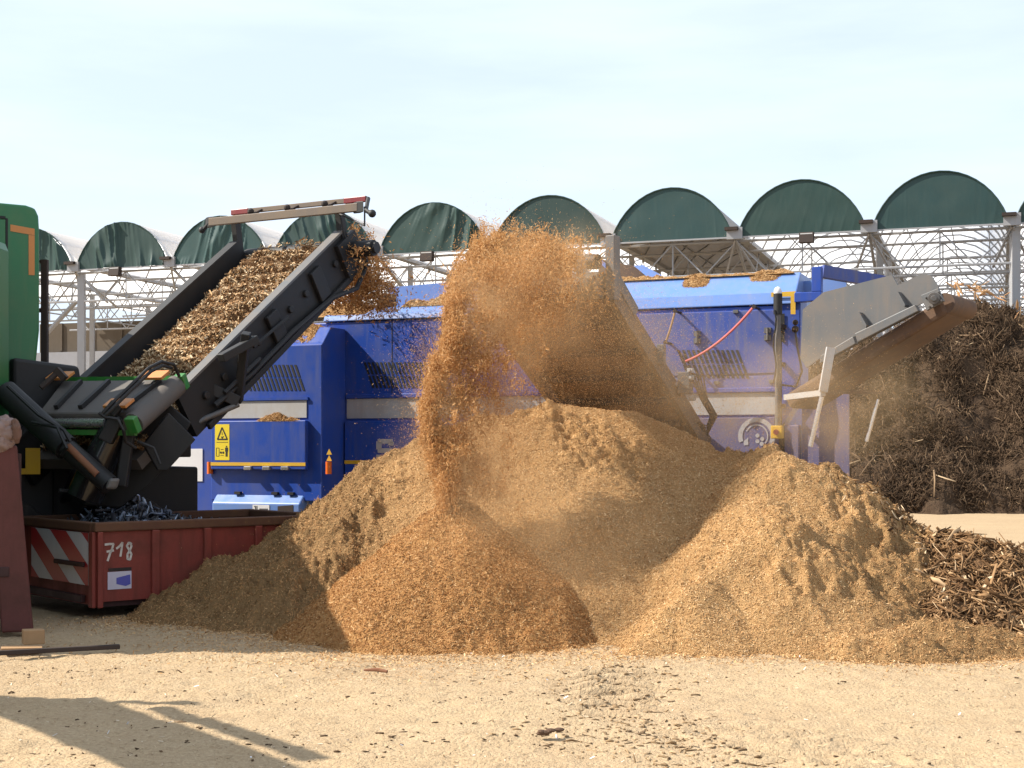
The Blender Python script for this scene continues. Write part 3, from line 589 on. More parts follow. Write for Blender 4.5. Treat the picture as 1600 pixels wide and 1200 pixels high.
# ---------------------------------------------------------------- green shredder with its rising belt
sh = thing('wood_shredder', P(60, 705, 17)-Vector((0, 0, CZ)), 'green and black wood shredder with a steep discharge belt full of chips', 'shredder')
ER = Vector((.86, .51, 0)); EB = Vector((-.51, .86, 0)); gc = P(62, 705, 17); gc.z = 0
zt = P(62, 322, 17).z
b = MB(); prof = []
for x, z in ((-3.4, zt+.02), (-.16, zt), (-.05, zt-.03), (-.01, zt-.12), (0, zt-.3), (0, zt-1.5), (-.04, zt-1.9), (-.12, zt-2.25), (-.22, zt-2.42), (-.3, zt-2.46), (-3.4, zt-2.46)): prof.append(gc+ER*x+Vector((0, 0, z)))
b.prism(prof, EB*1.6); b.build('hood', M['green'], sh, bev=.03)
def g2(x, z, o=0): return gc+ER*x+Vector((0, 0, z))-EB*o
b = MB(); b.prism([g2(-.34, zt-.25), g2(-.06, zt-.28), g2(-.06, zt-.36), g2(-.34, zt-.33)], -EB*.006); b.prism([g2(-.13, zt-.356), g2(-.06, zt-.364), g2(-.06, zt-.84), g2(-.13, zt-.84)], -EB*.006); b.build('corner_mark', M['orange'], sh)
b = MB(); b.prism([g2(-2.6, zt-.17), g2(-.40, zt-.2), g2(-.40, zt-2.4), g2(-2.6, zt-2.4)], -EB*.02); b.build('hood_door', M['green'], sh, bev=.01)
b = MB(); b.prism([g2(-.395, zt-.18), g2(-.37, zt-.18), g2(-.37, zt-2.4), g2(-.395, zt-2.4)], -EB*.008); b.prism([g2(-2.6, zt-.15), g2(-.40, zt-.19), g2(-.40, zt-.16), g2(-2.6, zt-.12)], -EB*.026); b.build('door_seam', M['ink'], sh)
b = MB(); b.prism([g2(-1.6, zt-.4), g2(-.57, zt-.4), g2(-.57, zt-2.3), g2(-1.6, zt-2.3)], -EB*.024); b.build('grille', M['black'], sh)
b = MB(); b.bar(P(70, 600, 17.3), P(70, 406, 17.3), .075, .075); b.bar(P(55, 409, 17.3), P(66, 409, 17.3), .05, .04); b.bar(P(50, 485, 17.3), P(66, 485, 17.3), .05, .05); b.build('mast', M['iron'], sh)
# black lower body
b = MB(); b.hexa([g2(-3.4, .5, .1), g2(.15, .5, .1), g2(.15, .5, -2.2), g2(-3.4, .5, -2.2)], [g2(-3.4, 2.35, .1), g2(.15, 2.35, .1), g2(.15, 2.35, -2.2), g2(-3.4, 2.35, -2.2)]); b.build('engine_bay', M['black'], sh, bev=.03)
b = MB(); b.hexa([g2(-.35, 2.2, .2), g2(.55, 2.0, .2), g2(.55, 2.0, -1.2), g2(-.35, 2.2, -1.2)], [g2(-.35, 2.86, .2), g2(.42, 2.78, .2), g2(.42, 2.78, -1.2), g2(-.35, 2.86, -1.2)]); b.build('black_cover', M['black'], sh, bev=.04)
b = MB(); b.prism([P(40, 700, 16.4), P(63, 700, 16.4), P(63, 741, 16.4), P(32, 741, 16.4), P(32, 732, 16.4), P(40, 732, 16.4)], EB*.02); b.build('warning_mark', M['yellow'], sh)
b = MB(); b.hexa([g2(.1, .5, -.1), g2(2.0, .5, -.1), g2(2.0, .5, -2.4), g2(.1, .5, -2.4)], [g2(.1, 1.55, -.1), g2(2.0, 1.55, -.1), g2(2.0, 1.55, -2.4), g2(.1, 1.55, -2.4)]); b.build('frame', M['black'], sh, bev=.03)
b = MB()
for k in range(7): b.box(g2(.5+.07*rng.uniform(-1, 1)+.2*k, 1.72+.1*rng.uniform(-1, 1), -.2), ER*.09, EB*.3, (0, 0, .07+.08*rng.random()))
b.build('pump', M['black'], sh, bev=.02)
for x in (-.5, 1.0):
    wh = MB().cyl(g2(x, .62, .25), g2(x, .62, -.15), .6, 30).build('wheel', M['tyre'], sh, bev=.04); MB().cyl(g2(x, .62, .27), g2(x, .62, .25), .3).build('rim', M['black'], wh)
b = MB(); b.tube([g2(.15, 1.28, .35), g2(.95, 1.28, .35)], .03, 8); b.tube([g2(.95, 1.28, .35), g2(1.1, 1.2, .35), g2(1.12, .95, .35), g2(1.0, .8, .3)], .02, 6); b.build('hydraulic_pipe', M['chrome'], sh, smooth=True)
# discharge belt
HR = P(530, 360, 19.1); LR = P(272, 614, 16.3); dd = HR-LR; dn = dd.normalized(); LL = Vector((.879, -.477, 0)); bu = LL.cross(dn).normalized(); bu = bu if bu.z > 0 else -bu; BWID = 1.8
def cb(s, a, h): return LR+dd*s-LL*a+bu*h              # along 0..1, across 0 (near, right) .. BWID, height over the rail top
def cbox(s0, s1, a0, a1, h0, h1, b=None):
    b = b or MB(); return b.hexa([cb(s0, a0, h0), cb(s1, a0, h0), cb(s1, a1, h0), cb(s0, a1, h0)], [cb(s0, a0, h1), cb(s1, a0, h1), cb(s1, a1, h1), cb(s0, a1, h1)])
belt = cbox(-.22, 1.02, .07, BWID-.07, -.46, -.32).build('discharge_belt', M['rubber'], sh)
for a in (0, BWID):
    b = MB(); lo, hi = (-.0, 1.0) if a == 0 else (-.25, .99)
    a0, a1 = (a-.03, a+.05) if a == 0 else (a-.05, a+.03)
    cbox(lo, hi, a0, a1, -.62, -.03, b); rail_ = b.build('side_wall', M['black'], belt)
    cbox(lo, hi, a0-.03, a1+.03, -.03, 0).build('top_flange', M['grey'] if a == 0 else M['black'], sh)
b = MB(); cbox(.0, .99, .1, BWID-.1, -.66, -.5, b); b.build('belt_frame', M['black'], belt)
b = MB()
for s in (.5, .78): cbox(s-.03, s+.03, -.09, -.035, -.55, -.12, b)
for s in np.linspace(.1, .9, 9): b.cyl(cb(s, -.03, -.3), cb(s, -.07, -.3), .05, 10)
cbox(.05, .95, -.09, -.035, -.66, -.58, b)
b.build('stiffener', M['black'], belt, bev=.01)
b = MB(); b.tube([cb(.1, -.1, -.45), cb(.3, -.12, -.5), cb(.55, -.1, -.52), cb(.8, -.1, -.6), cb(.93, -.14, -.75), cb(1.02, -.16, -.6), cb(1.05, -.18, -.25)], .035, 8); b.tube([cb(.15, -.14, -.4), cb(.35, -.14, -.42)], .028, 8); b.tube([cb(.35, -.12, -.25), cb(.55, -.13, -.3)], .022, 6); b.build('hydraulic_hose', M['black'], sh, smooth=True)
MB().cyl(cb(1.02, .02, -.36), cb(1.02, BWID-.02, -.36), .15, 22).build('head_drum', M['black'], belt, smooth=True)
b = MB(); b.cyl(cb(1.01, -.08, -.32), cb(1.01, -.42, -.32), .11, 16); b.cyl(cb(1.01, -.42, -.32), cb(1.01, -.47, -.32), .08, 12); cbox(.93, 1.05, -.1, -.03, -.62, -.1, b); b.build('drive_motor', M['black'], sh, smooth=True)
for a in (0, BWID):
    b = MB(); top = cb(1.0, a, 0)+Vector((0, 0, .30 if a == 0 else .33)); b.bar(cb(.98, a, -.3), top, .12, .08, LL); b.build('lamp_post', M['black'], sh)
r1 = P(560, 324, 18.75); l1 = r1-LL*2.55; bk = Vector((.1, .3, .17))
lbar = MB().bar(l1, r1, .06, .11).build('light_bar', M['lamp_grey'], sh, bev=.008)
MB().bar(l1+bk+LL*.22, r1+bk-LL*.02, .04, .07).build('rear_rail', M['lamp_grey'], lbar, bev=.008)
for t in (.25, .5, .75): b = MB(); b.bar(l1.lerp(r1, t), l1.lerp(r1, t)+bk+LL*.1, .05, .03); b.ball(l1.lerp(r1, t)+bk*.5+Vector((0, 0, .04)), .05); b.build('lamp_bracket', M['iron'], lbar)
for t0, t1 in ((.03, .2), (.8, .99)): MB().bar(l1.lerp(r1, t0)+bk*1.0+LL*.12, l1.lerp(r1, t1)+bk*1.0, .055, .08).build('tail_lamp', M['red_lens'], lbar, bev=.01)
for e in (l1, r1): MB().box(e, LL*.06, EB*.05, (0, 0, .075)).build('end_cap', M['black'], lbar, bev=.01)
b = MB(); b.tube([r1+bk, r1+LL*.12+Vector((0, 0, -.05)), r1+LL*.2+Vector((0, 0, -.1))], .03, 8); b.ball(r1+LL*.22+Vector((0, 0, -.1)), .055); b.build('marker_lamp', M['black'], lbar, smooth=True); b = MB(); b.tube([l1, l1-LL*.12+Vector((0, 0, -.1))], .03, 8); b.ball(l1-LL*.14+Vector((0, 0, -.1)), .05); b.build('marker_lamp', M['black'], lbar, smooth=True)
b = MB(); b.tube([r1+LL*.1, r1+LL*.1+Vector((0, 0, -.25)), cb(1.02, -.05, .2), cb(.99, -.08, -.1)], .015, 6); b.build('lamp_cable', M['black'], lbar, smooth=True)
# support arms and rams under the belt
b = MB(); b.bar(P(385, 520, 16.9), P(372, 628, 17.2), .1, .14, (0, 1, 0)); b.bar(P(330, 608, 16.9), P(372, 628, 17.0), .1, .14); b.bar(P(345, 560, 16.6), P(400, 530, 17), .12, .1); b.build('support_arm', M['black'], sh, bev=.01)
MB().tube([P(372, 632, 17.0), P(298, 664, 16.6)], .035, 10).build('support_ram', M['grey'], sh, smooth=True)
# foot of the belt: chute, guard plate, drum
b = MB(); b.prism([P(x, y, 16.15) for x, y in ((262, 628), (300, 660), (268, 720), (232, 760), (188, 794), (130, 790), (150, 735), (190, 655))], EB*1.2); b.build('chute', M['black'], sh, bev=.02)
b = MB(); b.prism([P(x, y, 15.75) for x, y in ((264, 645), (306, 687), (262, 735), (247, 735), (224, 694))], EB*.06); b.build('guard_plate', M['black'], sh, bev=.01)
b = MB(); b.tube([P(188, 655, 15.7), P(150, 735, 15.7), P(132, 778, 15.7)], [.16, .2, .2], 20); b.build('black_cylinder', M['gloss_black'], sh, smooth=True)
b = MB(); b.bar(P(185, 650, 15.5), P(165, 690, 15.5), .16, .12, (0, 1, 0)); b.bar(P(170, 632, 15.4), P(186, 645, 15.4), .14, .1, (0, 1, 0)); b.bar(P(208, 640, 15.6), P(190, 760, 15.6), .12, .1, (0, 1, 0)); b.build('bracket', M['black'], sh, bev=.015)
b = MB(); b.tube([P(8, 612, 15.9), P(60, 660, 15.7), P(104, 700, 15.5)], .14, 14); b.tube([P(104, 700, 15.5), P(172, 758, 15.3)], .11, 12); b.build('lift_ram', M['black'], sh, smooth=True)
MB().tube([P(106, 697, 15.35), P(152, 742, 15.25)], .04, 10).build('ram_rod', M['bark'], sh, smooth=True)
b = MB(); b.tube([P(12, 603, 15.5), P(60, 648, 15.4), P(100, 672, 15.3), P(110, 690, 15.3)], .022, 6); b.build('ram_hose', M['black'], sh, smooth=True); MB().tube([P(50, 660, 15.5), P(90, 668, 15.3), P(104, 700, 15.2), P(96, 712, 15.3)], .02, 6).build('ram_hose', M['black'], sh, smooth=True); b = MB(); b.tube([P(215, 690, 15.5), P(240, 700, 15.5), P(250, 725, 15.5)], .02, 6); b.build('ram_hose', M['black'], sh, smooth=True)
b = MB(); b.box(P(176, 756, 15.2), ER*.06, EB*.04, (.02, 0, .06)); b.build('rod_eye', M['grey'], sh, bev=.03)
# overband magnet across the belt
fl, fr, nr, nl = P(98, 594, 16.9), P(268, 592, 16.2), P(206, 646, 15.4), P(58, 646, 16.1); mu = (fr-fl).cross(fl-nl).normalized(); mu = mu if mu.z > 0 else -mu
mg = MB().hexa([q-mu*.22 for q in (nl, nr, fr, fl)], [nl, nr, fr, fl]).build('magnet_belt', M['rubber'], sh, bev=.03)
MB().cyl(nr-mu*.11-(fr-nr).normalized()*.05, fr-mu*.11+(fr-nr).normalized()*.05, .125, 24).build('end_drum', M['rubber'], mg, smooth=True)
b = MB()
for t in (.18, .44, .72, .9): b.bar(nl.lerp(nr, t)+(fl-nl)*.12+mu*.025, fl.lerp(fr, t+.02)-(fl-nl)*.1+mu*.025, .05, .05, mu)
b.build('cleat', M['black'], mg)
MB().bar(fl-mu*.05+(fl-nl)*.05, fr-mu*.05+(fl-nl)*.05, .05, .12).build('magnet_frame', M['magnet_green'], mg); MB().bar(nl-(fl-nl)*.09-mu*.2, nr-(fl-nl)*.09-mu*.2, .05, .06).build('magnet_frame', M['magnet_green'], mg)
for q in (nr-(fr-nr).normalized()*.12, fr+(fr-nr).normalized()*.1): MB().box(q-mu*.08+(nr-nl).normalized()*.06, (nr-nl).normalized()*.07, (fr-nr).normalized()*.05, mu*.09).build('motor_cover', M['magnet_green'], mg, bev=.01)
for q in (nr.lerp(fr, .06)-(nr-nl)*.13, fr.lerp(nr, .12)-(nr-nl)*.1, fl.lerp(nl, .1)+(nr-nl)*.03): MB().box(q+mu*.1, (nr-nl).normalized()*.17, (fr-nr).normalized()*.1, mu*.018).build('orange_bracket', M['orange'], mg, bev=.006)
b = MB(); b.tube([P(158, 648, 15.2), P(170, 635, 15.2), P(200, 606, 15.4), P(232, 575, 15.6), P(252, 565, 15.8), P(272, 570, 16), P(280, 588, 16.1)], .02, 8); b.tube([P(164, 650, 15.2), P(178, 636, 15.2), P(206, 608, 15.4), P(236, 580, 15.6), P(254, 571, 15.8), P(268, 575, 16)], .02, 8); b.tube([P(155, 645, 15.2), P(165, 652, 15.2), P(184, 655, 15.2), P(193, 672, 15.2), P(196, 690, 15.3), P(212, 700, 15.4)], .02, 8)
b.build('magnet_hose', M['black'], sh, smooth=True)
b = MB(); b.tube([P(85, 661, 16.0), P(166, 661, 15.6)], .055, 14); b.tube([P(95, 675, 16.2), P(160, 675, 15.8)], .035, 12); b.build('pale_pipe', M['chrome'], sh, smooth=True)
b = MB(); b.tube([P(64, 606, 15.9), P(92, 580, 16)], .035, 8); b.bar(P(88, 577, 16), P(102, 592, 16), .1, .07); b.build('lever', M['iron'], sh)

# ---------------------------------------------------------------- skips
K0 = Vector((-4.37, 14.8, 0)); KU = Vector((.75, .66, 0)).normalized(); KV = Vector((-.66, .75, 0)).normalized(); KL, KW, KH = 3.05, 2.0, 1.0
def k(u, v, z): return K0+KU*u+KV*v+Vector((0, 0, z))
def kbox(u0, u1, v0, v1, z0, z1, b=None):
    b = b or MB(); return b.hexa([k(u0, v0, z0), k(u1, v0, z0), k(u1, v1, z0), k(u0, v1, z0)], [k(u0, v0, z1), k(u1, v0, z1), k(u1, v1, z1), k(u0, v1, z1)])
sk = thing('skip_container', k(KL/2, KW/2, 0), 'low rusty red skip marked 718 with red and white warning stripes', 'skip')
kbox(.0, KL, 0, .05, .16, KH-.1).build('side_wall', M['rust'], sk)
kbox(.0, KL, KW-.05, KW, .16, KH-.1).build('side_wall', M['rust'], sk)
kbox(.0, .05, .052, KW-.052, .12, KH-.1).build('end_wall', M['rust'], sk); kbox(KL-.05, KL, .052, KW-.052, .16, KH-.1).build('end_wall', M['rust'], sk)
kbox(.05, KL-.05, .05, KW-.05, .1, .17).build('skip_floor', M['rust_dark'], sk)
b = MB(); kbox(-.03, KL+.03, -.04, .07, KH-.1, KH, b); kbox(-.03, KL+.03, KW-.07, KW+.04, KH-.1, KH, b); kbox(-.035, .07, .07, KW-.07, KH-.103, KH-.003, b); kbox(KL-.07, KL+.035, .07, KW-.07, KH-.103, KH-.003, b); b.build('rim', M['rust_rim'], sk, bev=.015)
b = MB()
for u in (.0, .62, 1.25, 1.9, 2.6): kbox(u, u+(.06 if u == 0 else .09), -.045, -.001, .1, KH-.1).build('rib', M['rust'], sk, bev=.01)
for v in (.0, KW-.1): kbox(-.045, -.001, v, v+.1, .1, KH-.1).build('rib', M['rust'], sk, bev=.01)
kbox(-.055, -.002, .25, 1.75, .14, .22).build('cross_bar', M['rust_dark'], sk, bev=.01)
kbox(-.06, -.03, .2, .95, .52, .57).build('cross_bar', M['rust_dark'], sk, bev=.01)
b = MB(); kbox(-.028, -.022, .13, 1.62, .33, KH-.115, b); wp = b.build('warning_plate', M['stripe_white'], sk)
b = MB(); y0, y1, v0, v1 = .33, KH-.115, .13, 1.62; 
nseg = 40
for a in (-1.05, -.55, -.05, .45):
    b = MB()
    for i in range(nseg):
        va, vb = v0+(v1-v0)*i/nseg, v0+(v1-v0)*(i+1)/nseg
        lo = [min(max(y0+a+(v-v0)*.62, y0), y1) for v in (va, vb)]; hi = [min(max(y0+a+.26+(v-v0)*.62, y0), y1) for v in (va, vb)]
        if hi[0] > lo[0] or hi[1] > lo[1]: b.quad(k(-.0305, va, lo[0]), k(-.0305, vb, lo[1]), k(-.0305, vb, hi[1]), k(-.0305, va, hi[0]))
    if b.f: b.build('red_stripe', M['stripe_red'], wp)
def stroke(pts, t, b, w_=-.004):
    for (x0, y0), (x1, y1) in zip(pts, pts[1:]):
        d = Vector((x1-x0, y1-y0)).normalized()*t; nn = Vector((-d.y, d.x))
        b.quad(k(x0-nn.x-d.x*.4, w_, y0-nn.y-d.y*.4), k(x1-nn.x+d.x*.4, w_, y1-nn.y+d.y*.4), k(x1+nn.x+d.x*.4, w_, y1+nn.y+d.y*.4), k(x0+nn.x-d.x*.4, w_, y0+nn.y-d.y*.4))
def kp(x, y):                                           # pixel on the skip's long side
    kk = (x-800)/F; u = (kk*K0.y-K0.x)/(KU.x-kk*KU.y); q = K0+KU*u; return u, CZ+(HY-y)/F*q.y
b = MB()
for pts in (((159, 851), (166, 850), (172, 850), (170, 857), (167, 864), (163, 876)), ((162, 862), (172, 860)), ((177, 857), (182, 853), (186, 848), (185, 856), (183, 869)),
            ((200, 850), (196, 848), (193, 853), (197, 860), (200, 866), (198, 874), (194, 873), (194, 866), (198, 859), (200, 853), (198, 848))): stroke([kp(q[0]+5, q[1]) for q in pts], .012, b)
b.build('number', M['chalk'], sk)
u0, z1 = kp(168, 894); u1, z0 = kp(205, 919)
st = kbox(u0, u1, -.006, -.001, z0, z1).build('sticker', M['stick_white'], sk)
b = MB(); kk = [(.36, .35), (.94, .2), (.96, .75), (.75, .85), (.36, .7)]; b.v = []
b.quad(*[k(u0+(u1-u0)*x, -.0085, z1-(z1-z0)*y) for x, y in kk]); b.build('sticker_print', M['stick_blue'], st)
kbox(u0+.01, u1, -.007, -.001, z1+.006, z1+.04).build('sticker_header', M['iron'], sk)
# scrap inside
n_ = 900; c = np.stack([rng.uniform(.15, 2.4, n_), rng.uniform(.15, KW-.15, n_), rng.uniform(0, 1, n_)], -1)
hz = .72+.34*np.exp(-((c[:, 0]-1.0)/.55)**2-((c[:, 1]-1.2)/.6)**2)
bed = MB(); kbox(.07, KL-.07, .07, KW-.07, .171, .78, bed); bd = bed.build('scrap_bed', M['scrap'], None, org=k(1, 1, .17)); tag(bd, 'dark mixed metal and plastic scrap filling the red skip', 'scrap', kind='stuff')

dk = thing('roll_off_container', P(-40, 705, 13.6)-Vector((0, 0, CZ)), 'tall dark red container cut off by the left edge, under the pale sack', 'container')
DU = Vector((.93, .36, 0)).normalized(); DV = Vector((-.36, .93, 0)).normalized(); D0 = P(44, 705, 13.5); D0.z = 0
def dq(u, v, z): return D0+DU*u+DV*v+Vector((0, 0, z))
def dbox(u0, u1, v0, v1, z0, z1, b=None):
    b = b or MB(); return b.hexa([dq(u0, v0, z0), dq(u1, v0, z0), dq(u1, v1, z0), dq(u0, v1, z0)], [dq(u0, v0, z1), dq(u1, v0, z1), dq(u1, v1, z1), dq(u0, v1, z1)])
zt = P(30, 696, 13.5).z
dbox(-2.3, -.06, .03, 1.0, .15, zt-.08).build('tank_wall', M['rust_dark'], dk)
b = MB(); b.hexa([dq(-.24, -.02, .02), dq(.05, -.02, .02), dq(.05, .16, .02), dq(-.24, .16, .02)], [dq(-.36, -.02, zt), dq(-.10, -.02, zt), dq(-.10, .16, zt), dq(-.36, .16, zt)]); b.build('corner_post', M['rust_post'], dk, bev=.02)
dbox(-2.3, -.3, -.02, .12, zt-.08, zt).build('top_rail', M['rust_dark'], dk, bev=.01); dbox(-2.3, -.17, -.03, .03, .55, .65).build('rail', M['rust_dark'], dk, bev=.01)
b = MB()
for x, y, r_ in ((-4, 672, .15), (8, 662, .10), (14, 676, .11), (-2, 690, .13), (12, 690, .07), (20, 684, .055), (-12, 664, .12)): b.ball(P(x, y, 13.42), (r_, r_*.9, r_*.85), 14)
so = b.build('pale_sack', M['sack'], None, smooth=True, org=P(6, 690, 13.45)); tag(so, 'pale pinkish cloth sack slumped over the corner of the dark red container', 'sack')
b = MB(); b.tube([P(20, 656, 13.38), P(26, 666, 13.34), P(28, 682, 13.34), P(27, 694, 13.36)], [.03, .045, .04, .02], 12); fo = b.build('sack_fold', M['sack_brown'], so, smooth=True)
for o in (so, fo):
    t = bpy.data.textures.new('crumple', 'CLOUDS'); t.noise_scale = .07
    s_ = o.modifiers.new('sub', 'SUBSURF'); s_.levels = s_.render_levels = 2
    d_ = o.modifiers.new('crumple', 'DISPLACE'); d_.texture = t; d_.strength = .06; d_.texture_coords = 'LOCAL'

# ---------------------------------------------------------------- unseen machine assumed beyond the left edge, shaped to cast shadows into the yard
mh = thing('shadow_machine', (-7.3, 12.6, 0), 'unseen tall machine with a boom assumed beyond the left edge, shaped to cast shadows', 'assumed loader')
b = MB(); b.aabb(-11, -5.75, 12.27, 16.2, 1.3, 4.15); b.build('upper_body', M['green'], mh, bev=.12)  # body lengthened to keep sunlight off the end of the skip
b = MB(); b.aabb(-10.8, -6.0, 12.6, 14.9, .7, 1.28); b.build('undercarriage', M['black'], mh, bev=.05)
for x, y in ((-9.6, 12.45), (-6.8, 12.45), (-9.6, 14.6), (-6.8, 14.6)): MB().cyl((x, y, .6), (x, y+.4, .6), .6, 28).build('wheel', M['tyre'], mh, bev=.05)
b = MB(); b.aabb(-12.5, -11.05, 12.6, 14.2, 1.6, 3.9); cab_ = b.build('cab', M['black'], mh, bev=.08)
bo = [Vector(q) for q in ((-9.8, 10.6, 3.6), (-7.05, 9.75, 3.55), (-5.3, 7.6, 3.5))]
b = MB(); b.bar(bo[0], bo[1], .4, .5); b.bar(bo[1]-Vector((.2, -.25, 0)), bo[2], .42, .5); b.build('boom', M['green'], mh, bev=.04)
b = MB(); b.bar(bo[2], (-4.2, 5.9, 2.2), .4, .5); b.build('stick', M['green'], mh, bev=.04)
MB().bar((-10.2, 12.4, 3.4), bo[0], .5, .5).build('boom_foot', M['green'], mh, bev=.04); MB().bar((-7.3, 9.95, 3.6), (-6.15, 9.85, 3.6), .1, .12).build('boom_bracket', M['black'], mh); b = MB(); b.tube([(-6.35, 9.7, 3.6), (-5.0, 8.0, 3.6)], .07, 10); b.build('boom_ram', M['chrome'], mh, smooth=True)
b = MB(); b.ball((-4.1, 5.75, 1.7), (.5, .5, .5), 14); b.build('grab', M['black'], mh)
# ---------------------------------------------------------------- heaps
def seg_h(X, Y, pts, slope, rnd=.25):                   # ridge line with falling flanks; pts (x, y, height)
    out = np.full(X.shape, -9.0)
    for (x0, y0, h0), (x1, y1, h1) in zip(pts, pts[1:]):
        dx, dy = x1-x0, y1-y0; t = np.clip(((X-x0)*dx+(Y-y0)*dy)/(dx*dx+dy*dy), 0, 1)
        d = np.hypot(X-x0-t*dx, Y-y0-t*dy); out = np.maximum(out, h0+t*(h1-h0)-slope*(np.sqrt(d*d+rnd*rnd)-rnd))
    return out
def smax(hs, kq=.07):
    mx_ = np.max(hs, 0); return mx_+kq*np.log(np.sum([np.exp((h-mx_)/kq) for h in hs], 0))
def PX(x, y, Y): q = P(x, y, Y); return (q.x, q.y, q.z)
def main_h(X, Y):
    wx = X+.22*fbm(X*.9, Y*.9, 3, 101); wy = Y+.22*fbm(X*.9, Y*.9, 3, 111)
    a = seg_h(wx, wy, [PX(985, 637, 16.2), PX(890, 622, 16.25), PX(790, 636, 16.2), PX(700, 666, 16.1)], .76, .4)
    b_ = seg_h(wx, wy, [PX(715, 672, 16.0), PX(640, 712, 15.9), PX(560, 763, 15.8), PX(500, 794, 15.9), PX(440, 826, 15.6), PX(330, 888, 15.0), PX(240, 955, 14.4)], .64, .2)
    c_ = seg_h(wx, wy, [PX(1000, 645, 16.2), PX(1080, 684, 16.0), PX(1150, 708, 15.7), PX(1215, 704, 15.2)], .74, .3)
    d_ = seg_h(wx, wy, [PX(1205, 705, 15.6), PX(1225, 704, 14.7), PX(1290, 736, 15.0), PX(1350, 778, 15.3), PX(1395, 812, 15.4)], .82, .2)
    e_ = seg_h(wx, wy, [PX(955, 1024, 12.0), PX(1100, 890, 12.9), PX(1178, 770, 13.9), PX(1225, 708, 14.6)], .74, .16)
    f_ = seg_h(wx, wy, [PX(1270, 1012, 11.95), PX(1330, 985, 12.0), PX(1420, 970, 12.05), PX(1500, 975, 12.1), PX(1640, 992, 12.2), PX(1760, 1000, 12.2)], .9, .12)
    h = np.maximum(smax([a, b_, c_, d_, e_], .07)-.03, f_)
    kq = np.clip((h+.1)/.35, 0, 1)*(1-.8*np.exp(-((X-.9)/.9)**2-((Y-13.6)/1.0)**2))
    lump = (ridged(X*1.7+.3*Y, Y*1.7-.5*X, 3, 121)-.6)*.26+(ridged(X*4.3+Y, Y*5.5-X, 2, 131)-.55)*.08+(ridged(X*10.5+.5*fbm(X*3, Y*3, 2, 171), Y*12.5, 3, 136)-.55)*.085+fbm(X*22, Y*22, 2, 141)*.028
    patch = np.clip(fbm(X*1.1, Y*1.3, 3, 151)*2.2+.5, .2, 1.15)+.75*np.clip((-.8-X)/.8, 0, 1)*np.clip((X+4)/1.5, 0, 1)+.45*np.clip((X-3.0)/.8, 0, 1)
    return h-.05+kq*(lump*patch+.05*fbm(X*1.1, Y*1.1, 3, 161))
def cone_h(X, Y):
    c = P(722, 781, 13.85); wx = X+.1*fbm(X*1.6, Y*1.6, 3, 201); wy = Y+.1*fbm(X*1.6, Y*1.6, 3, 211)
    dx_ = wx-c.x; d = np.hypot(np.where(dx_ > 0, dx_/.95, dx_/1.1), wy-c.y); h = c.z-.84*(np.sqrt(d*d+.16*.16)-.16); h = np.maximum(h, (h-.0)*.45+.0)*1
    return h-.02+np.clip(h/.2+.4, 0, 1)*((ridged(X*3, Y*3, 3, 221)-.5)*.05+fbm(X*17, Y*17, 3, 231)*.02)
def heightfield(name, fn, x0, x1, y0, y1, st, mat, cut=-.035):
    xs = np.arange(x0, x1, st); ys = np.arange(y0, y1, st); X, Y = np.meshgrid(xs, ys); Zh = fn(X, Y)
    idx = np.arange(X.size).reshape(X.shape); Fq = np.stack([idx[:-1, :-1], idx[:-1, 1:], idx[1:, 1:], idx[1:, :-1]], -1).reshape(-1, 4)
    keep = (Zh.ravel()[Fq] > cut).any(1); Fq = Fq[keep]; used = np.unique(Fq); remap = np.full(X.size, -1); remap[used] = np.arange(len(used))
    V = np.stack([X, Y, Zh], -1).reshape(-1, 3)[used]; c = V[V[:, 2].argmax()]; org = (float(c[0]), float(c[1]), 0)
    return np_mesh(name, V, remap[Fq], mat, smooth=True, org=org)
def on_surface(fn, n, x0, x1, y0, y1, hmin=.0, weight=None):
    X = rng.uniform(x0, x1, n); Y = rng.uniform(y0, y1, n); h = fn(X, Y); kq = h > hmin
    if weight is not None: kq &= rng.random(n) < weight(X, Y, h)
    X, Y, h = X[kq], Y[kq], h[kq]; e = .03
    gx_ = (fn(X+e, Y)-fn(X-e, Y))/(2*e); gy_ = (fn(X, Y+e)-fn(X, Y-e))/(2*e)
    nn = np.stack([-gx_, -gy_, np.ones_like(h)], -1); nn /= np.linalg.norm(nn, axis=1)[:, None]
    return np.stack([X, Y, h], -1), nn
def unit(v): return v/np.maximum(np.linalg.norm(v, axis=1)[:, None], 1e-9)
def flakes(name, C, Ln, Wd, mat, nrm=None, tilt=.6, attr=None, parent=None, org=(0, 0, 0), lift=.4, axis_=None, curl=.0):
    n = len(C); r = rng.normal(size=(n, 3)); nv = unit(r) if nrm is None else unit(nrm+tilt*rng.normal(size=(n, 3))*.5)
    q = rng.normal(size=(n, 3)) if axis_ is None else axis_+.5*rng.normal(size=(n, 3)); a = unit(q-nv*(q*nv).sum(1)[:, None]); b_ = np.cross(nv, a)
    Ln = np.broadcast_to(Ln, n)[:, None]; Wd = np.broadcast_to(Wd, n)[:, None]
    if nrm is not None: C = C+nrm*(Wd*lift)
    tp = rng.uniform(.35, 1, (n, 1)); bend = nv*Ln*curl*rng.normal(size=(n, 1))
    V = np.stack([C-a*Ln/2-b_*Wd/2*tp+bend, C+a*Ln/2-b_*Wd/2+bend*.2, C+a*Ln/2+b_*Wd/2*tp, C-a*Ln/2+b_*Wd/2], 1).reshape(-1, 3)
    return np_mesh(name, V, np.arange(4*n).reshape(n, 4), mat, parent, rng.random(n) if attr is None else attr, org=org)
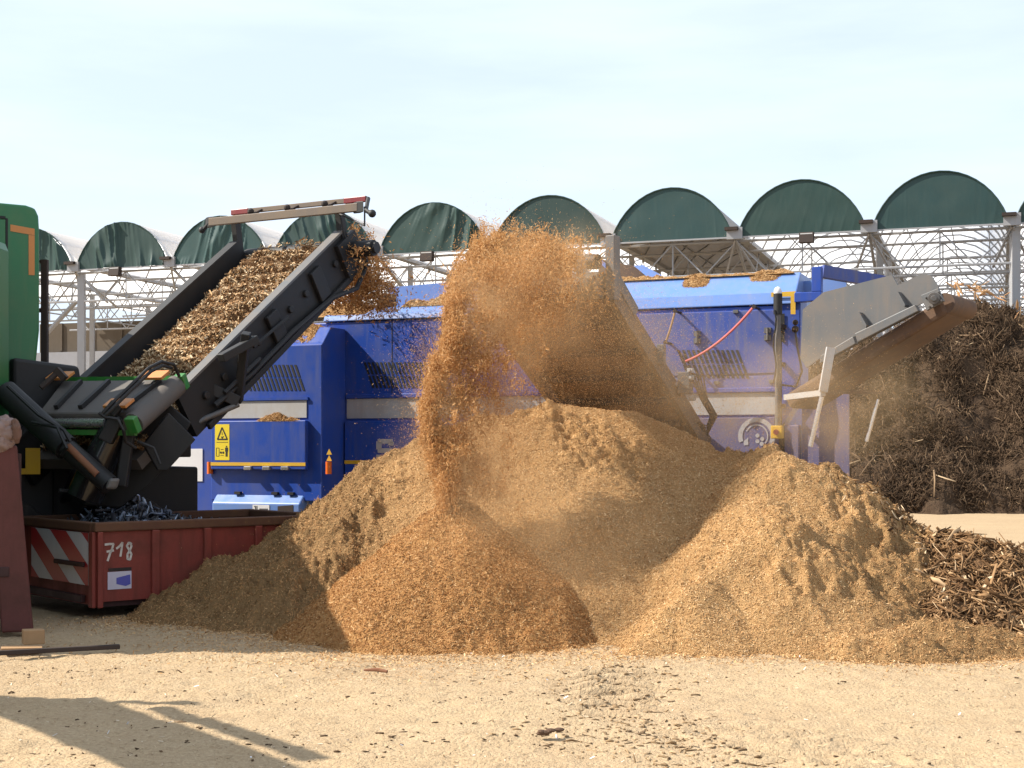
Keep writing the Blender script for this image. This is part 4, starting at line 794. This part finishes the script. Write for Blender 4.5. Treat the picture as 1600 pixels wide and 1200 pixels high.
def sticks(name, C, A, Ln, Wd, Th, mat, parent=None, attr=None, org=(0, 0, 0)):   # many little wooden boxes, each bent a little
    n = len(C); A = unit(A); u = unit(np.cross(A, rng.normal(size=(n, 3)))); v = np.cross(A, u); Ln, Wd, Th = [np.broadcast_to(q, n)[:, None] for q in (Ln, Wd, Th)]
    one = 1.0; ring_ = []; bend = u*Ln*.08*rng.normal(size=(n, 1))
    for s, tpr in ((-.5, rng.uniform(.25, 1, (n, 1))), (rng.uniform(-.2, .2, (n, 1)), one), (.5, rng.uniform(.25, 1, (n, 1)))):
        c = C+A*Ln*s+(bend if tpr is one else 0)
        for su, sv in ((-1, -1), (1, -1), (1, 1), (-1, 1)): ring_.append(c+u*Wd/2*su*tpr+v*Th/2*sv*tpr)
    V = np.stack(ring_, 1).reshape(-1, 3); f = []
    for r_ in (0, 4): f += [(r_+i, r_+(i+1) % 4, r_+4+(i+1) % 4, r_+4+i) for i in range(4)]
    f += [(3, 2, 1, 0), (8, 9, 10, 11)]
    Fq = (np.array(f)[None]+12*np.arange(n)[:, None, None]).reshape(-1, 4); at = rng.random(n) if attr is None else attr
    return np_mesh(name, V, Fq, mat, parent, np.repeat(at, len(f)), org=org)

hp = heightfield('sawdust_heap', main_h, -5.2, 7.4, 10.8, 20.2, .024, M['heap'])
vv = np.empty(len(hp.data.vertices)*3, np.float32); hp.data.vertices.foreach_get('co', vv); vv = vv.reshape(-1, 3)+np.array(hp.location, np.float32)
def age_shade_of(X, Y): return np.clip(np.clip((-.85-X+.5*fbm(X*1.5, Y*1.5, 3, 181))/.7, 0, 1)*.7+np.clip((X-2.75-.35*(Y-13)+.7*fbm(X*1.3, Y*1.3, 3, 191))/1.0, 0, 1)*.6, 0, .9)  # weathered flanks, with the shade of both slopes mixed into the darkening
ag = hp.data.attributes.new('age_shade', 'FLOAT', 'POINT'); ag.data.foreach_set('value', age_shade_of(vv[:, 0], vv[:, 1]).astype(np.float32))
tag(hp, 'broad tan sawdust heap, the largest, spreading in front of the blue machine', 'heap')
C, nn = on_surface(main_h, 520000, -5.2, 6.2, 11, 18.2, .0, lambda X, Y, h: np.where(Y < 17.4, 1, .2))
fo = flakes('chip_cover', C, rng.gamma(3, .0055, len(C))+.006, rng.uniform(.0035, .009, len(C)), M['chips'], nn, .9, parent=hp, org=hp.location, attr=np.clip(rng.normal(.5, .2, len(C))-.33*age_shade_of(C[:, 0], C[:, 1]), 0, 1)); tag(fo, kind='stuff')
cn = heightfield('fresh_sawdust_cone', cone_h, -3.2, 2.2, 11.9, 16.6, .02, M['cone'])
tag(cn, 'orange cone of fresh sawdust growing right under the falling stream', 'heap')
C, nn = on_surface(cone_h, 150000, -3, 2, 12.0, 15.2, -.01)
fo = flakes('chip_cover', C, rng.uniform(.012, .045, len(C)), rng.uniform(.004, .010, len(C)), M['chips_red'], nn, 1.1, parent=cn, org=cn.location, attr=np.clip(rng.normal(.5, .2, len(C)), 0, 1)); tag(fo, kind='stuff')
n_ = 160000; X = rng.uniform(-5.5, 6.5, n_); Y = rng.uniform(10.6, 15, n_); hm = np.maximum(main_h(X, Y), cone_h(X, Y)); kq = (hm < .02) & (rng.random(n_) < np.exp(np.minimum(0, hm)/.16)); X, Y = X[kq], Y[kq]
C = np.stack([X, Y, ground_h(X, Y)+.004+.02*rng.random(len(X))**3], -1)
fo = flakes('heap_fringe', C, rng.uniform(.01, .04, len(C)), rng.uniform(.004, .011, len(C)), M['chips'], np.broadcast_to(np.array([0, 0, 1.]), C.shape), .9, parent=hp, org=hp.location, attr=np.clip(rng.normal(.5, .2, len(C)), 0, 1)); tag(fo, kind='stuff')
# coarse wood at the right edge
def coarse_h(X, Y):
    h = seg_h(X, Y, [PX(1490, 832, 14.3), PX(1515, 842, 14.0), PX(1550, 854, 13.9), PX(1590, 870, 13.9), PX(1640, 850, 14.0), PX(1760, 850, 14)], .58, .2)
    return h-.04+(ridged(X*3, Y*3, 3, 301)-.5)*.12+fbm(X*9, Y*9, 3, 311)*.05
cw = heightfield('coarse_wood_heap', coarse_h, 3.0, 7.6, 11.9, 16.6, .05, M['coarse'])
tag(cw, 'loose heap of coarse broken wood pieces spilling from the right flank of the sawdust heap', 'heap')
C, nn = on_surface(coarse_h, 11000, 3.7, 7.0, 12.2, 15.6, .0)
A = rng.normal(size=(len(C), 3)); A = A-nn*(A*nn).sum(1)[:, None]*.75
ln_ = np.minimum(.34, rng.gamma(1.7, .06, len(C))+.03)
fo = sticks('wood_pieces', C+nn*.03, A, ln_*1.1, rng.gamma(2, .007, len(C))+.005, rng.uniform(.003, .010, len(C)), M['splinters'], cw, attr=rng.beta(1.6, 2.4, len(C)), org=cw.location); tag(fo, kind='stuff')
C, nn = on_surface(main_h, 7000, 3.0, 6.4, 12.0, 15.4, .04, lambda X, Y, h: np.clip((X-2.9-.45*(14.6-Y))/1.8, 0, .9)**1.6)
A = rng.normal(size=(len(C), 3)); A = A-nn*(A*nn).sum(1)[:, None]*.8
fo = sticks('wood_pieces', C+nn*.012, A, rng.uniform(.03, .14, len(C)), rng.uniform(.008, .025, len(C)), .01, M['splinters'], hp, org=hp.location); tag(fo, kind='stuff')
# dark compost far right
def dark_h(X, Y):
    wx = X+.7*fbm(X*.35, Y*.35, 3, 401); wy = Y+.7*fbm(X*.35, Y*.35, 3, 411)
    h = smax([seg_h(wx, wy, [PX(1180, 640, 45), PX(1330, 560, 46), PX(1430, 515, 47), PX(1520, 490, 47.5), PX(1560, 500, 47.5)], .95, .9), seg_h(wx, wy, [PX(1560, 520, 47), PX(1680, 520, 45.5), PX(1800, 540, 45)], .95, .7), seg_h(wx, wy, [PX(1560, 560, 45.5), PX(1700, 600, 43.5)], .9, .7)], .2)
    return h+(ridged(X*.55, Y*.55, 4, 421)-.55)*1.2+(ridged(X*1.9, Y*1.9, 3, 431)-.55)*.45
dh = heightfield('dark_compost_heap', dark_h, 3, 27, 38.5, 58, .09, M['compost'], -.2)
tag(dh, 'tall dark brown heap of shredded twigs behind the machine at the right edge', 'heap')
C, nn = on_surface(dark_h, 90000, 6, 20, 40, 49, .05, lambda X, Y, h: np.clip(vnoise(X*1.3, h*1.6, 441)*2.6-.7, .06, 1))
A = rng.normal(size=(len(C), 3)); A[:, 2] -= .5; at = np.clip(rng.beta(1.3, 3.2, len(C)), 0, 1)
fo = sticks('twigs', C+nn*.05, A, rng.gamma(1.6, .14, len(C))+.06, rng.uniform(.008, .03, len(C)), .014, M['twigs'], dh, attr=at, org=dh.location); tag(fo, kind='stuff')

C, nn = on_surface(dark_h, 260, 7, 19, 40, 48, .3); A = rng.normal(size=(len(C), 3)); A = A-nn*(A*nn).sum(1)[:, None]*.8
fo = sticks('branches', C+nn*.1, A, rng.uniform(.4, 1.3, len(C)), rng.uniform(.02, .055, len(C)), rng.uniform(.015, .04, len(C)), M['twigs'], dh, attr=rng.beta(1.6, 2, len(C)), org=dh.location); tag(fo, kind='stuff')

# ---------------------------------------------------------------- chips riding the discharge belt
def bh(s, a): # bed height over belt
    e = np.clip(np.minimum(a-.12, BWID-.12-a)/.25, 0, 1)
    return -.32+e**.6*(.05+.06*vnoise(s*30, a*3, 501)+((.03+.07*vnoise(s*7, a*2, 517))*np.clip(np.sin(2*math.pi*(s*15.5+.05*vnoise(a*4, s*9, 511)*6)), -.35, 1))+.03*vnoise(s*90, a*22, 521))
ss, aa = np.meshgrid(np.linspace(-.18, 1.02, 330), np.linspace(.1, BWID-.1, 110)); hh = bh(ss, aa)
lr, d3, l3, b3 = [np.array(q) for q in (LR, dd, LL, bu)]
def belt_pt(s, a, h): return lr+d3*s[..., None]-l3*a[..., None]+b3*h[..., None]
V = belt_pt(ss, aa, hh).reshape(-1, 3); idx = np.arange(ss.size).reshape(ss.shape); Fq = np.stack([idx[:-1, :-1], idx[:-1, 1:], idx[1:, 1:], idx[1:, :-1]], -1).reshape(-1, 4)
org = LR+dd*.5-LL*.9
bl = np_mesh('belt_load', V, Fq, M['coarse'], smooth=True, org=org); tag(bl, 'brown bed of coarse wood chips riding up the black discharge belt', 'wood chips', kind='stuff')
n_ = 52000; s_ = rng.uniform(-.18, 1.03, n_); a_ = rng.uniform(.12, BWID-.12, n_); cl = vnoise(s_*22, a_*5, 531); dark = (np.abs(s_-.93+.03*(a_-.9)) < .022+.02*vnoise(a_*5, s_, 541))
kq = (~dark | (rng.random(n_) < .18)) & (rng.random(n_) < (.2+.9*cl)*np.where(bh(s_, a_) < -.27, .35, 1)); s_, a_ = s_[kq], a_[kq]
C = belt_pt(s_, a_, bh(s_, a_)); nrm_ = np.broadcast_to(b3, C.shape)
fo = flakes('chips', C, rng.gamma(2, .02, len(C))+.012, rng.uniform(.006, .024, len(C)), M['belt_chips'], nrm_, 1.2, parent=bl, org=org, lift=.5, curl=.12); tag(fo, kind='stuff')
# chips dropping from its head
def cloud(specs, seed=0):
    out = []
    for n, x, y, Y, sx, sy, sY in specs:
        px = rng.normal(x, sx, n); py = rng.normal(y, sy, n); yy = rng.normal(Y, sY, n)
        out.append(np.stack([(px-800)/F*yy, yy, CZ+(HY-py)/F*yy], -1))
    return np.concatenate(out)
cl_ = []
for i in range(330):
    t = rng.random()**.8; x = 560+t*22+rng.normal(0, 24*(.3+t))-(rng.random() < .25)*rng.uniform(0, 60)*t; y = 378+t*105+rng.normal(0, 8); cl_.append((int(rng.integers(8, 46)), x, y, 19.6+t*.8+rng.normal(0, .3), 3+4*rng.random(), 4+6*rng.random(), .1))
C = cloud(cl_+[(1500, 556, 440, 20.2, 26, 26, .35)])
fs = flakes('falling_chips', C, rng.uniform(.02, .07, len(C)), rng.uniform(.008, .022, len(C)), M['chips_red'], org=(-2.5, 20, 4.2), attr=np.clip(rng.normal(.42, .2, len(C)), 0, 1)); tag(fs, 'loose curtain of reddish chips dropping off the head of the black discharge belt', 'wood chips', kind='stuff')

# ---------------------------------------------------------------- sawdust pouring off the fines conveyor
pathA = np.array([(870, 396, 16.2), (815, 388, 16.0), (772, 405, 15.4), (745, 450, 14.75), (734, 500, 14.35), (738, 560, 14.15)], float)      # upper lobe
pathB = np.array([(735, 545, 14.15), (708, 590, 14.05), (694, 640, 13.95), (698, 690, 13.9), (716, 735, 13.85), (722, 775, 13.8)], float)   # lower lobe
def along(pa, t):
    f = t*(len(pa)-1); i = min(int(f), len(pa)-2); return pa[i]+(pa[i+1]-pa[i])*(f-i)
sp = []
for pa, cnt, wa, wb in ((pathA, 460, 32, 40), (pathB, 430, 36, 32)):
    for i in range(cnt):
        t = rng.random(); q = along(pa, t); w_ = wa+(wb-wa)*t; left = rng.random() < .5
        x = q[0]+(-w_*.8+rng.normal(0, 4) if left else np.abs(rng.normal(0, w_*1.5))-w_*.6); sp.append((int(rng.integers(50, 230)*(1.6 if left else .8)), x, q[1]+rng.normal(0, 12), q[2]+rng.normal(0, .16), rng.uniform(2.5, 8), rng.uniform(5, 16), .06))
for i in range(170):                                    # lumps thrown over the head drum
    sp.append((int(rng.integers(250, 620)), rng.uniform(752, 885), 402+rng.normal(0, 7)+np.abs(rng.normal(0, 12)), 15.9+rng.normal(0, .2), rng.uniform(4, 11), rng.uniform(4, 10), .08))
for i in range(150): sp.append((int(rng.integers(80, 300)), rng.normal(800, 42), rng.uniform(405, 520), 14.9+rng.normal(0, .22), rng.uniform(6, 22), rng.uniform(10, 30), .12))
C = cloud(sp)
fs = flakes('falling_sawdust', C, rng.gamma(2.2, .0085, len(C))+.006, rng.uniform(.0035, .010, len(C)), M['dust'], axis_=np.array([-.12, -.45, -.75]), curl=.15, org=(-.3, 14.8, 2.6), attr=np.clip(rng.normal(.45, .22, len(C)), 0, 1)); tag(fs, 'clumpy orange stream of sawdust pouring off the fines conveyor onto the fresh cone', 'sawdust', kind='stuff')
C = cloud([(30000, 850, 500, 14.6, 80, 60, .3), (44000, 795, 540, 14.3, 50, 75, .25), (26000, 950, 560, 14.9, 75, 50, .3), (16000, 780, 620, 14.1, 60, 50, .2), (16000, 810, 850, 13.1, 70, 60, .2), (12000, 1040, 630, 15.2, 60, 35, .3), (32000, 745, 630, 14.0, 45, 70, .2), (6000, 662, 600, 15.0, 20, 50, .3),
           (30000, 745, 730, 13.8, 55, 60, .2), (16000, 830, 850, 13.4, 90, 70, .35), (8000, 1150, 660, 15.6, 110, 50, .5), (8000, 1250, 640, 15.8, 90, 60, .5), (9000, 700, 900, 12.7, 120, 60, .3), (500, 620, 560, 15.9, 40, 70, .4)])
C = C[C[:, 2] > .05]
fs = flakes('airborne_sawdust', C, rng.gamma(2, .0022, len(C))+.003, rng.uniform(.002, .0045, len(C)), M['dust'], org=(.4, 14.6, 2.2), attr=np.clip(rng.normal(.55, .25, len(C)), 0, 1)); tag(fs, 'fine haze of airborne sawdust specks drifting right from the falling stream', 'sawdust', kind='stuff')
def blob(x, y, Y, rx, ry, rY, dens): return (tuple(P(x, y, Y)), (rx/F*Y, rY, ry/F*Y), dens)
bl_ = [blob(850, 490, 14.7, 190, 150, .6, 1.0), blob(775, 580, 14.2, 160, 210, .4, 1.7), blob(990, 560, 14.9, 190, 120, .5, .8), blob(745, 740, 13.7, 190, 170, .5, 1.0),
       blob(1120, 620, 15.9, 240, 130, 1.0, .7), blob(1290, 630, 16.2, 220, 150, 1.2, .6), blob(820, 850, 13.2, 260, 190, .8, .55), blob(900, 430, 15.9, 150, 120, .9, .6)]
bl_ += [blob(805, 425, 15.6, 95, 58, .4, 4.0), blob(738, 490, 14.4, 58, 100, .3, 4.5), blob(700, 635, 13.95, 55, 110, .3, 4.5), blob(780, 530, 14.3, 100, 130, .3, 2.2), blob(722, 730, 13.8, 70, 90, .3, 3)]
b = MB(); b.aabb(-1.9, 5.4, 12.0, 17.4, .02, 4.6); dv_ = b.build('dust_cloud', dust_volume(bl_), None, org=(1, 14.6, 0)); tag(dv_, 'soft tan cloud of dust hanging around the falling sawdust and over the heap', 'dust', kind='stuff')

# splinters flying off the coarse belt
spl = MB(); proto = None
for i in range(34):
    t = rng.random(); x = 1492+115*t+rng.normal(0, 5); y = 448+8*t+60*t*t*rng.random()+rng.normal(0, 9)*(.4+t); Y = 16.9+rng.normal(0, .2); L_ = rng.uniform(.05, .24)
    q = P(x, y, Y); d = Vector(rng.normal(size=3)).normalized()*L_/2; s = d.orthogonal().normalized()*rng.uniform(.006, .02); t_ = d.cross(s).normalized()*.006
    b = MB(); b.tube([q-d, q-d*.3+s*.4, q+d*.4, q+d], [.002, float(s.length), float(s.length)*.8, .002], 5)
    o = b.build('wood_splinter', M['wood_block'] if i % 3 else M['orange_wood'], None, org=q); tag(o, 'pale wood splinter flying off the end of the coarse discharge belt', 'splinter', 'wood splinters flying off the coarse belt')

# sawdust drifts resting on the machine
def drift(name, label, pts, wd, ht, n, mat=None, sz=(.015, .05)):
    C = []; 
    for a, c in zip(pts, pts[1:]):
        kx = max(2, int((c-a).length/.03))
        for i in range(kx): C.append(a.lerp(c, i/kx))
    C = np.array([tuple(q) for q in C]); base = C[rng.integers(0, len(C), n)]; prof = vnoise(base[:, 0]*3.1, base[:, 1]*3.1, 601)
    r1_ = rng.normal(0, 1, (n, 1)); off = r1_*np.array(EW)*wd*.5+rng.normal(0, .02, (n, 3)); hgt = np.maximum(0, 1-np.abs(r1_[:, 0])*.6)*ht*prof*rng.random(n)**.3
    o = flakes(name, base+off+np.array([0, 0, 1])*hgt[:, None], rng.uniform(*sz, n), rng.uniform(.006, .02, n), mat or M['chips'], np.broadcast_to(np.array([0, 0, 1.]), (n, 3)), 1.2, org=tuple(C[len(C)//2]), attr=np.clip(rng.normal(.55, .18, n), 0, 1))
    return tag(o, label, 'sawdust', kind='stuff')
def pile(name, label, u0, u1, w0, w1, zf, h, n, seed, mat=None, under=.012):
    nu, nw = max(12, int((u1-u0)/.02)), max(8, int((w1-w0)/.02)); uu, ww = np.meshgrid(np.linspace(u0, u1, nu), np.linspace(w0, w1, nw), indexing='ij')
    def hf(u, w_):
        e = np.clip(np.minimum(u-u0, u1-u)/.18, 0, 1)*np.clip(np.minimum(w_-w0, w1-w_)/(.38*(w1-w0)), 0, 1)
        return zf(w_)-under+(h*e**.7)*np.clip(.15+1.25*vnoise(u*2.6, w_*3, seed)+.5*fbm(u*14, w_*14, 3, seed+3), 0, 1.4)
    def pos(u, w_, z): return np.array(PR)+np.array(EU)*u[..., None]+np.array(EW)*w_[..., None]+np.array([0, 0, 1.])*z[..., None]
    org = m((u0+u1)/2, (w0+w1)/2, float(zf(np.array([(w0+w1)/2]))[0])); idx = np.arange(uu.size).reshape(uu.shape)
    o = np_mesh(name, pos(uu, ww, hf(uu, ww)).reshape(-1, 3), np.stack([idx[:-1, :-1], idx[1:, :-1], idx[1:, 1:], idx[:-1, 1:]], -1).reshape(-1, 4), mat or M['heap'], smooth=True, org=org)
    u, w_ = rng.uniform(u0, u1, n), rng.uniform(w0, w1, n); z = hf(u, w_); kq = z > zf(w_)-.004; u, w_, z = u[kq], w_[kq], z[kq]
    f = flakes('chips', pos(u, w_, z), rng.gamma(2.5, .006, len(u))+.006, rng.uniform(.004, .01, len(u)), M['chips'], np.broadcast_to(np.array([0, -.3, .95]), (len(u), 3)), 1.0, parent=o, org=org, attr=np.clip(rng.normal(.55, .2, len(u)), 0, 1)); tag(f, kind='stuff')
    return tag(o, label, 'sawdust', kind='stuff')
ar = np.asarray
flat = lambda z: (lambda w_: np.full(np.shape(w_), float(z)))
bevel = lambda w_: 3.34+np.clip((w_-WB-.05)/.23, -.2, 1)*.24
pile('sawdust_drift', 'tan drift of sawdust on the sloping top of the blue engine box', -7.9, -6.72, WB+.03, WB+.6, bevel, .13, 9000, 611)
pile('sawdust_drift', 'tan sawdust strewn on the hood edge behind the engine box', -7.9, -6.2, .02, .5, lambda w_: 3.78+np.clip(w_/.3, 0, 1)*.14, .1, 8000, 621)
pile('sawdust_ridge', 'tan crust of sawdust lying along the top edge of the bright blue hood', -2.6, .12, .3, .75, flat(4.16), .07, 12000, 631)
pile('sawdust_clump', 'lump of sawdust hanging over the middle of the bright blue hood', -1.42, -1.02, .16, .5, lambda w_: 3.86+np.clip((w_-.02)/.34, 0, 1)*.30, .06, 3000, 641)
pile('sawdust_clump', 'lump of sawdust hanging over the right end of the bright blue hood', -.5, -.02, .22, .5, lambda w_: 3.86+np.clip((w_-.02)/.34, 0, 1)*.30, .05, 3000, 651)
pile('sawdust_drift', 'small row of sawdust lumps on the ledge under the grey stripe of the engine box', -7.6, -6.85, WB-.092, WB-.0, flat(2.2), .09, 3500, 661)
pile('sawdust_drift', 'pale arched drift of sawdust on the hopper lip beside the falling stream', -5.75, -4.9, .25, .55, flat(3.92), .15, 5000, 671, M['ground'])
# scrap pieces in the skip
n_ = 1500; u_ = rng.uniform(.15, 2.6, n_); v_ = rng.uniform(.12, KW-.12, n_)
z_ = .79+.36*np.exp(-((u_-1.0)/.6)**2-((v_-1.25)/.6)**2)*rng.uniform(.5, 1, n_)+.05*rng.random(n_)
C = np.array(K0)+np.array(KU)*u_[:, None]+np.array(KV)*v_[:, None]; C[:, 2] = z_
fo = sticks('scrap_pieces', C, rng.normal(size=(n_, 3)), rng.uniform(.04, .26, n_), rng.uniform(.008, .06, n_), rng.uniform(.004, .02, n_), M['scrapbits'], bd, org=bd.location); tag(fo, kind='stuff')

# ---------------------------------------------------------------- litter on the ground
n_ = 22000; X = rng.uniform(-5.5, 6, n_); Y = 7.3+7.5*rng.random(n_)**1.0; dens = .28+.9*np.exp(-((Y-11.4)/1.2)**2)*np.clip(.5-X*.25, 0, 1)+.3*(vnoise(X*1.2, Y*1.2, 701) > .6); kq = rng.random(n_) < dens; X, Y = X[kq], Y[kq]
C = np.stack([X, Y, ground_h(X, Y)+.003], -1)
gl = flakes('scattered_chips', C, rng.gamma(2, .008, len(C))+.006, rng.uniform(.003, .009, len(C)), M['ground_chips'], np.broadcast_to(np.array([0, 0, 1.]), C.shape), .45, org=(0, 10, 0), lift=.4, attr=np.clip(rng.normal(.55, .25, len(C)), 0, 1)); tag(gl, 'pale wood chips and crumbs strewn over the sandy ground', 'wood chips', kind='stuff')
n_ = 2200; X = rng.uniform(-5, 6, n_); Y = rng.uniform(7.4, 12.6, n_); kq = rng.random(n_) < (.05+.9*np.clip(vnoise(X*.8, Y*2.2, 711)*4-2.3, 0, 1))*np.clip(.9-X*.22, .25, 1); X, Y = X[kq], Y[kq]; n_ = len(X)
C = np.stack([X, Y, ground_h(X, Y)+.004], -1); A = rng.normal(size=(n_, 3)); A[:, 2] *= .15; A[:, 0] *= 1.6
gl = sticks('dark_crumbs', C, A, rng.gamma(1.6, .012, n_)+.006, rng.uniform(.005, .014, n_), rng.uniform(.004, .01, n_), M['twigs'], attr=rng.beta(2, 2.2, n_), org=(0, 9, 0)); tag(gl, 'dark crumbs of bark and soil strewn over the sandy ground', 'debris', kind='stuff')
n_ = 900; Y = rng.uniform(7.6, 11.4, n_); X = .72+.10*(Y-10)+rng.normal(0, .22, n_)+np.where(Y < 9.3, .5*(9.3-Y)+rng.normal(0, .3, n_), 0)
C = np.stack([X, Y, ground_h(X, Y)+.003], -1); A = rng.normal(size=(n_, 3)); A[:, 2] *= .15; A[:, 0] *= 2
gl = sticks('track_crumbs', C, A, rng.gamma(1.8, .014, n_)+.006, rng.uniform(.006, .018, n_), rng.uniform(.004, .012, n_), M['ground_chips'], attr=rng.beta(1.5, 4, n_), org=(.8, 9.5, 0)); tag(gl, 'brown crumbs pressed into the tyre marks right of centre in the foreground', 'debris', kind='stuff')
n_ = 60; X = rng.uniform(-3, 5, n_); Y = rng.uniform(8, 12.4, n_); C = np.stack([X, Y, ground_h(X, Y)+.006], -1)
gl = flakes('litter_scraps', C, rng.uniform(.015, .04, n_), rng.uniform(.01, .02, n_), M['white'], np.broadcast_to(np.array([0, 0, 1.]), C.shape), .8); tag(gl, 'tiny white scraps of plastic scattered over the sandy ground', 'litter', kind='stuff')
q = P(52, 1010, 12.65); q.z = .085; o = MB().box(q, (.085, .03, 0), (-.03, .06, 0), (0, 0, .065)).build('wood_block', M['wood_block'], None, bev=.008, org=(q.x, q.y, 0)); tag(o, 'small squared wood block standing on the ground beside the dark red container', 'wood block')
q = P(34, 1019, 12.3); q.z = .03; o = MB().box(q, (.17, .03, 0), (-.03, .09, 0), (0, 0, .014)).build('wood_board', M['wood_block'], None, bev=.004, org=(q.x, q.y, 0)); tag(o, 'pale flat board lying on the ground in front of the wood block', 'board')
a, c = P(-60, 1034, 11.85), P(187, 1016, 12.4); a.z = .035; c.z = .03; o = MB().bar(a, c, .05, .04).build('iron_bar', M['iron'], None, bev=.006, org=(a+c)/2); tag(o, 'long dark iron bar lying on the sandy ground at the left edge', 'bar')
q = P(586, 1052, 11.1); q.z = .02; o = MB().tube([q-Vector((.09, -.03, 0)), q+Vector((.02, .0, .008)), q+Vector((.1, -.045, 0))], [.008, .016, .012], 7).build('bark_stick', M['bark'], None, smooth=True, org=q); tag(o, 'reddish bark stick lying alone on the pale ground', 'stick')
q = P(860, 1150, 8.65); q.z = .02; b = MB()
for i in range(7): b.ball(q+Vector((rng.uniform(-.06, .06), rng.uniform(-.02, .02), rng.uniform(-.005, .02))), (.03*rng.uniform(.6, 1.2), .02, .014), 8)
o = b.build('bark_clod', M['clod'], None, org=q); tag(o, 'dark flaky clod of bark in the foreground, left of the tyre marks', 'clod')
